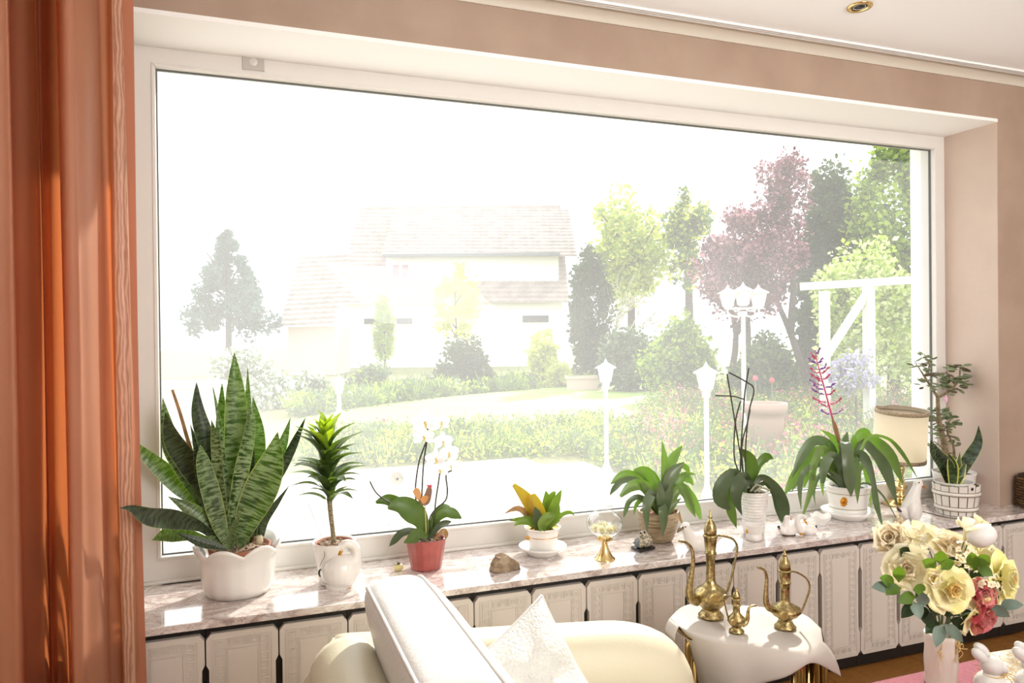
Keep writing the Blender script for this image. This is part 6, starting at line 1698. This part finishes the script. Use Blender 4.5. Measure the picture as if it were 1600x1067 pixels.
P_CREAM = thin_mat('rose_cream', (0.93, 0.90, 0.60), 0.25, 0.55, c2=(0.94, 0.915, 0.74), scale=25)
P_WHITE = thin_mat('rose_white', (0.93, 0.905, 0.80), 0.28, 0.55, c2=(0.94, 0.90, 0.74), scale=25)
P_PEACH = thin_mat('rose_peach', (0.96, 0.90, 0.78), 0.32, 0.55, c2=(0.96, 0.92, 0.82), scale=25)
P_GOLD = thin_mat('rose_golden', (0.90, 0.74, 0.42), 0.3, 0.55, c2=(0.94, 0.86, 0.60), scale=25)
P_PINK = thin_mat('rose_pink', (0.78, 0.30, 0.38), 0.25, 0.5, c2=(0.90, 0.62, 0.58), scale=22)
L_ROSE = thin_mat('rose_leaf', (0.25, 0.36, 0.12), 0.25, 0.4, c2=(0.34, 0.46, 0.18), scale=18, tcol=(0.5, 0.65, 0.15))
L_ROSEG = thin_mat('rose_leaf_grey', (0.36, 0.43, 0.38), 0.2, 0.5, c2=(0.46, 0.53, 0.48), scale=18)
L_ROSED = thin_mat('rose_leaf_dark', (0.10, 0.17, 0.08), 0.15, 0.4, c2=(0.17, 0.25, 0.11), scale=18)
mouth = V((vb.x, vb.y, vtop))
BL_ = {}
def flower(name, label, cat, px, py, r, dd, face, pal, layers, seed, center=None, wf=0.48):
    o_ = atd(px, py, d0 + dd); rr = r * mpx(o_)
    f = (RT * face[0] + UP * face[1] - FW * face[2]).normalized()
    t = thing(name, o_ - V((0, 0, 0.0)), label, cat, 'artificial flowers in the white vase')
    base = o_ - f * rr * 0.35
    k = mouth + (base - mouth) * 0.06; k.z = vtop - 0.03
    MB().tube(spline([V((k.x, k.y, vtop - 0.10)), V((mouth.x + (k.x - mouth.x), k.y, vtop + 0.005)), base.lerp(mouth, 0.4) + V((0, 0, 0.012)), base], 4), 0.0024, 6).build('stem', STEM_G, t)
    MB().ball(o_ - f * rr * 0.18, rr * 0.16, rr * 0.16, rr * 0.16, 8, 6).build('calyx', L_ROSE, t)
    for i, (n_, fr, cup) in enumerate(layers):
        mm_ = pal[min(i, len(pal) - 1)]
        rosette(t, o_ - f * rr * (0.22 - 0.06 * i), rr, mm_, f, ((n_, fr, cup),), wf=wf * (1 if i < 3 else .9), seed=seed * 7 + i, up_=UP + RT * (0.3 * i))
    BL_[(px, py)] = t
    return t
FULL = ((6, 1.05, 0.15), (6, 0.88, 0.38), (5, 0.66, 0.62), (5, 0.46, 0.85), (4, 0.28, 1.1))
OPEN = ((5, 1.08, 0.10), (6, 0.92, 0.28), (5, 0.60, 0.60), (4, 0.36, 0.95))
flower('rose', 'big open pale yellow rose with golden heart at the front of the bouquet', 'flower', 1487, 922, 38, -.10, (0.1, 0.15, 1), [P_CREAM, P_CREAM, P_CREAM, P_GOLD, P_GOLD], ((5, 1.08, .08), (6, .94, .25), (5, .62, .6), (5, .42, .85), (4, .26, 1.1)), 1)
flower('rose', 'broad pale yellow rose at the right side of the bouquet', 'flower', 1571, 905, 42, -.02, (0.6, 0.15, .8), [P_CREAM, P_CREAM, P_CREAM, P_CREAM, P_GOLD], FULL, 2)
flower('rose', 'white double rose with peach heart at the left of the bouquet', 'flower', 1417, 888, 36, -.05, (-0.4, 0.25, .9), [P_WHITE, P_WHITE, P_WHITE, P_PEACH, P_PEACH], FULL, 3)
flower('rose', 'closed peach-cream rose at the top left of the bouquet', 'flower', 1392, 842, 34, .02, (-0.6, 0.45, .6), [P_PEACH, P_PEACH, P_PEACH, P_PEACH], ((6, .95, .5), (6, .85, .75), (5, .62, .95), (4, .4, 1.1)), 4)
flower('rose', 'small apricot rosebud left of the big open yellow rose', 'flower', 1458, 904, 17, -.09, (-0.2, 0.3, .9), [P_PEACH, P_PEACH, P_GOLD], ((5, .95, .6), (5, .7, .9), (3, .4, 1.1)), 5)
flower('rose', 'upper pink and cream rose right of the big open yellow rose', 'flower', 1530, 930, 35, -.06, (0.35, 0.2, .9), [P_CREAM, P_PINK, P_PINK, P_PINK], ((5, 1.0, .35), (5, .85, .6), (5, .6, .85), (4, .36, 1.05)), 6)
flower('rose', 'lower deep pink rose hanging beside the vase rim', 'flower', 1534, 966, 36, -.06, (0.4, -0.35, .8), [P_CREAM, P_PINK, P_PINK, P_PINK], ((5, 1.08, .2), (5, .9, .5), (5, .62, .8), (4, .38, 1.05)), 7)
flower('rose', 'pale peach rose at the back between the white freesias', 'flower', 1488, 852, 33, .05, (0.0, 0.7, .6), [P_WHITE, P_PEACH, P_PEACH, P_PEACH], FULL, 8)
flower('rose', 'cream rose at the back under the white egg', 'flower', 1546, 868, 34, .05, (0.3, 0.6, .6), [P_CREAM, P_CREAM, P_WHITE, P_WHITE], FULL, 9)
def freesia(label, blooms, seed):
    c0 = atd(*blooms[0][:2], d0 + blooms[0][3])
    t = thing('freesia', c0, label, 'flower', 'artificial flowers in the white vase')
    for px, py, r, dd, face in blooms:
        o_ = atd(px, py, d0 + dd); rr = r * mpx(o_)
        f = (RT * face[0] + UP * face[1] - FW * face[2]).normalized()
        MB().tube(spline([mouth + V((0, 0, -0.05)), mouth.lerp(o_, 0.5) + V((0, 0, 0.02)), o_ - f * rr * 0.9], 4), 0.0016, 6).build('stem', STEM_G, t)
        MB().lathe(V((0, 0, 0)), [(0.001, 0), (rr * 0.16, rr * 0.3), (rr * 0.34, rr * 0.9)], 12).v
        m = MB(); m.tube([o_ - f * rr * 0.95, o_ - f * rr * 0.5, o_ + f * rr * 0.02], [rr * 0.10, rr * 0.2, rr * 0.36], 12, False); m.build('trumpet', P_WHITE, t)
        rosette(t, o_ - f * rr * 0.1, rr, P_WHITE, f, ((6, 1.0, 0.55),), wf=0.36, seed=seed, up_=UP + RT * 0.2)
    return t
freesia('pair of white freesia blooms at the top left of the bouquet', [(1428, 832, 25, .0, (-.2, .7, .5)), (1456, 833, 21, .01, (.3, .8, .3)), (1432, 856, 20, -.03, (0, .3, 1))], 31)
freesia('white freesia bloom reaching highest at the top right of the bouquet', [(1514, 824, 24, .0, (.1, .9, .3)), (1530, 815, 17, .03, (.6, .8, .2))], 32)
for k, (px, py, dd) in enumerate(((1503, 868, -.03), (1540, 912, -.05))):
    o_ = atd(px, py, d0 + dd); rr = 25 * mpx(o_)
    t = thing('hydrangea', o_, ('cluster of tiny cream florets above the dark leaf at the centre of the bouquet', 'cluster of tiny cream florets above the pink roses')[k], 'flower', 'artificial flowers in the white vase')
    MB().tube(spline([mouth + V((0.004, 0, -0.05)), mouth.lerp(o_, 0.6), o_], 4), 0.0018, 6).build('stem', STEM_G, t)
    rnd = random.Random(40 + k)
    for i in range(26):
        d = V((rnd.gauss(0, 1), rnd.gauss(0, 1), rnd.gauss(0, 1))).normalized()
        if d.dot(FW) > 0.3: d = -d
        p = o_ + d * rr * 0.85
        b_ = MB().ball(p + d * 0.0005, 0.0011, seg=6, rings=4).build('floret', P_GOLD, t)
        m = MB(); u = d.orthogonal().normalized(); v = d.cross(u)
        for j in range(4):
            a = j * 1.571 + i; e = u * math.cos(a) + v * math.sin(a)
            m.leaf([p, p + e * 0.0045 + d * 0.001, p + e * 0.0085], [0.0012, 0.0040, 0.0008], sub=2, cross=2, eye=p + d)
        m.build('petals', P_PEACH if rnd.random() < .4 else P_WHITE, b_)
# white egg ornament
o_ = atd(1534, 837, d0 - .02); s = mpx(o_)
t = thing('egg_ornament', o_, 'smooth white egg ornament on a pick at the top right of the bouquet', 'ornament')
MB().ball(o_, 22 * s, 18 * s, 17.5 * s, 24, 16, Matrix.Rotation(0.45, 3, 'Y').inverted() @ Matrix.Rotation(-YAW, 3, 'Z')).build('egg', mat('egg_white', (0.84, 0.82, 0.81), 0.45), t)
MB().tube(spline([o_ + V((-10 * s, 0, -14 * s)), atd(1520, 870, d0 - .01), mouth + V((0, 0, -0.04))], 4), 0.0012, 5).build('pick', mat('white_wire', (0.88, 0.87, 0.84), 0.4), t)
# rose leaves belong to the nearest rose
LV = [(1468, 882, 1470, 860, 0), (1462, 888, 1440, 876, 0), (1404, 910, 1406, 884, 0), (1398, 916, 1374, 903, 0), (1398, 922, 1361, 918, 1), (1408, 918, 1384, 930, 0), (1432, 932, 1402, 942, 0), (1440, 950, 1444, 926, 1), (1432, 945, 1408, 966, 2), (1428, 940, 1438, 968, 1), (1442, 955, 1458, 982, 2), (1472, 975, 1462, 1012, 1), (1474, 974, 1505, 1004, 1), (1468, 972, 1446, 990, 2), (1484, 968, 1512, 986, 2), (1500, 955, 1524, 975, 2), (1452, 925, 1430, 935, 2), (1432, 905, 1444, 930, 2), (1515, 905, 1540, 892, 2), (1500, 890, 1480, 872, 2), (1470, 905, 1455, 885, 2), (1555, 925, 1545, 950, 2), (1445, 945, 1470, 955, 2), (1446, 925, 1426, 922, 0), (1470, 890, 1492, 878, 0),
      (1522, 892, 1518, 862, 0), (1530, 885, 1546, 868, 0), (1526, 890, 1552, 900, 0), (1495, 910, 1512, 880, 2), (1548, 950, 1578, 964, 1), (1560, 950, 1600, 945, 1), (1458, 930, 1448, 906, 2), (1464, 962, 1452, 940, 2), (1476, 950, 1500, 962, 2), (1512, 948, 1500, 925, 2), (1550, 935, 1556, 910, 2), (1420, 870, 1405, 858, 2), (1440, 870, 1428, 880, 2), (1550, 945, 1532, 930, 2), (1482, 966, 1478, 944, 2), (1448, 968, 1436, 950, 2), (1438, 880, 1452, 900, 2)]
rnd = random.Random(6)
for x0, y0, x1, y1, k in LV:
    t = min(BL_.items(), key=lambda q: (q[0][0] - x0) ** 2 + (q[0][1] - y0) ** 2)[1]
    dd = (-.105 if k < 2 else -.03) + rnd.uniform(-.012, .012)
    a, b = atd(x0, y0, d0 + dd + 0.012), atd(x1, y1, d0 + dd - 0.008)
    mpt = lambda f, l: a.lerp(b, f) + V((0, 0, l))
    w_ = 9.0 * mpx(a)
    m = MB(); m.leaf([a, mpt(.12, .001), mpt(.35, .004), mpt(.7, .003), b], [0.0008, 0.3 * w_, w_, w_ * 0.85, 0.0], rnd.uniform(-.5, .5), 0.18, 0, 3)
    m.build('leaf', (L_ROSE, L_ROSEG, L_ROSED)[k], t)

# ------------------------------------------------------------------ paper mat with two white rabbits
pt = [atz(1540, 1022, RZ), atz(1600, 1012, RZ), atz(1660, 1005, RZ), atz(1690, 1075, RZ), atz(1580, 1095, RZ)]
m = MB(); m.prism([(p.x, p.y) for p in pt], lambda u, v, w_: (u, v, RZ + w_), 0.0025)
tag(m.build('straw_mat', mat('pale_straw_paper', (0.88, 0.84, 0.76), 0.8, var=0.15, scale=60, bump=0.9, bscale=70, dist=0.004), None, False, loc=sum(pt, V()) / 5), 'pale straw-fibre mat on the red cloth under the white rabbits', 'mat')
m = MB(); rnd = random.Random(9)
for _ in range(60):
    p = atz(rnd.uniform(1530, 1630), rnd.uniform(1025, 1075), RZ + 0.004)
    a = rnd.random() * 6.28; e = V((math.cos(a), math.sin(a), 0)) * rnd.uniform(.01, .03)
    m.tube(spline([p - e, p + V((0, 0, rnd.uniform(.002, .012))), p + e], 3), 0.0007, 4)
tag(m.build('straw', raffia, None), 'loose straw scattered round the white rabbits', 'straw', None, 'stuff')
def rabbit(px, py, dd, fl, label):
    c = atz(px, py, RZ + 0.003); s = mpx(c)
    t = thing('rabbit_figurine', c, label, 'figurine')
    q = lambda x, z, y=0.0: c + RT * (x * fl * s) + FW * (y * s) + V((0, 0, z * s))
    w_ = mat('rabbit_white', (0.82, 0.81, 0.79), 0.45)
    rot = Matrix.Rotation(-YAW, 3, 'Z')
    MB().ball(q(0, 20), 24 * s, 22 * s, 22 * s, 20, 14, rot).build('body', w_, t)
    MB().ball(q(3, 50), 17 * s, 15 * s, 15 * s, 18, 12, rot).build('head', w_, t)
    MB().ball(q(14, 49, -4), 10 * s, 10 * s, 9 * s, 14, 10, rot).build('muzzle', w_, t)
    for yy, ex, ez in ((0, -17, 66), (9, -8, 71)):
        MB().ball(q(ex, ez, yy), 15 * s, 7 * s, 8.5 * s, 16, 10, rot @ Matrix.Rotation(0.75 * fl, 3, 'Y')).build('ear', w_, t)
    MB().ball(q(20, 53, -9), 1.2 * s, seg=8, rings=6).build('eye', black_glaze, t)
    m = MB(); rnd = random.Random(int(px))
    ring = [q(15 * math.cos(a) + 2, 37, 14 * math.sin(a)) for a in [2 * PI * i / 20 for i in range(21)]]
    m.tube(ring, 1.3 * s, 5, False)
    for _ in range(9):
        p = q(14, 38, -8); d = (RT * rnd.uniform(-.6, 1) * fl + V((0, 0, rnd.uniform(-1, .6))) - FW * rnd.uniform(0, .5)) * 16 * s
        m.tube(spline([p, p + d * .5 + V((0, 0, 4 * s)), p + d], 3), 0.7 * s, 4)
    m.build('raffia_bow', raffia, t)
    return t
rabbit(1548, 1090, 0, 1, 'white rabbit figurine with raffia bow, left of the two beside the vase')
rabbit(1612, 1088, 0, 1, 'white rabbit figurine with raffia bow cut by the right picture edge')
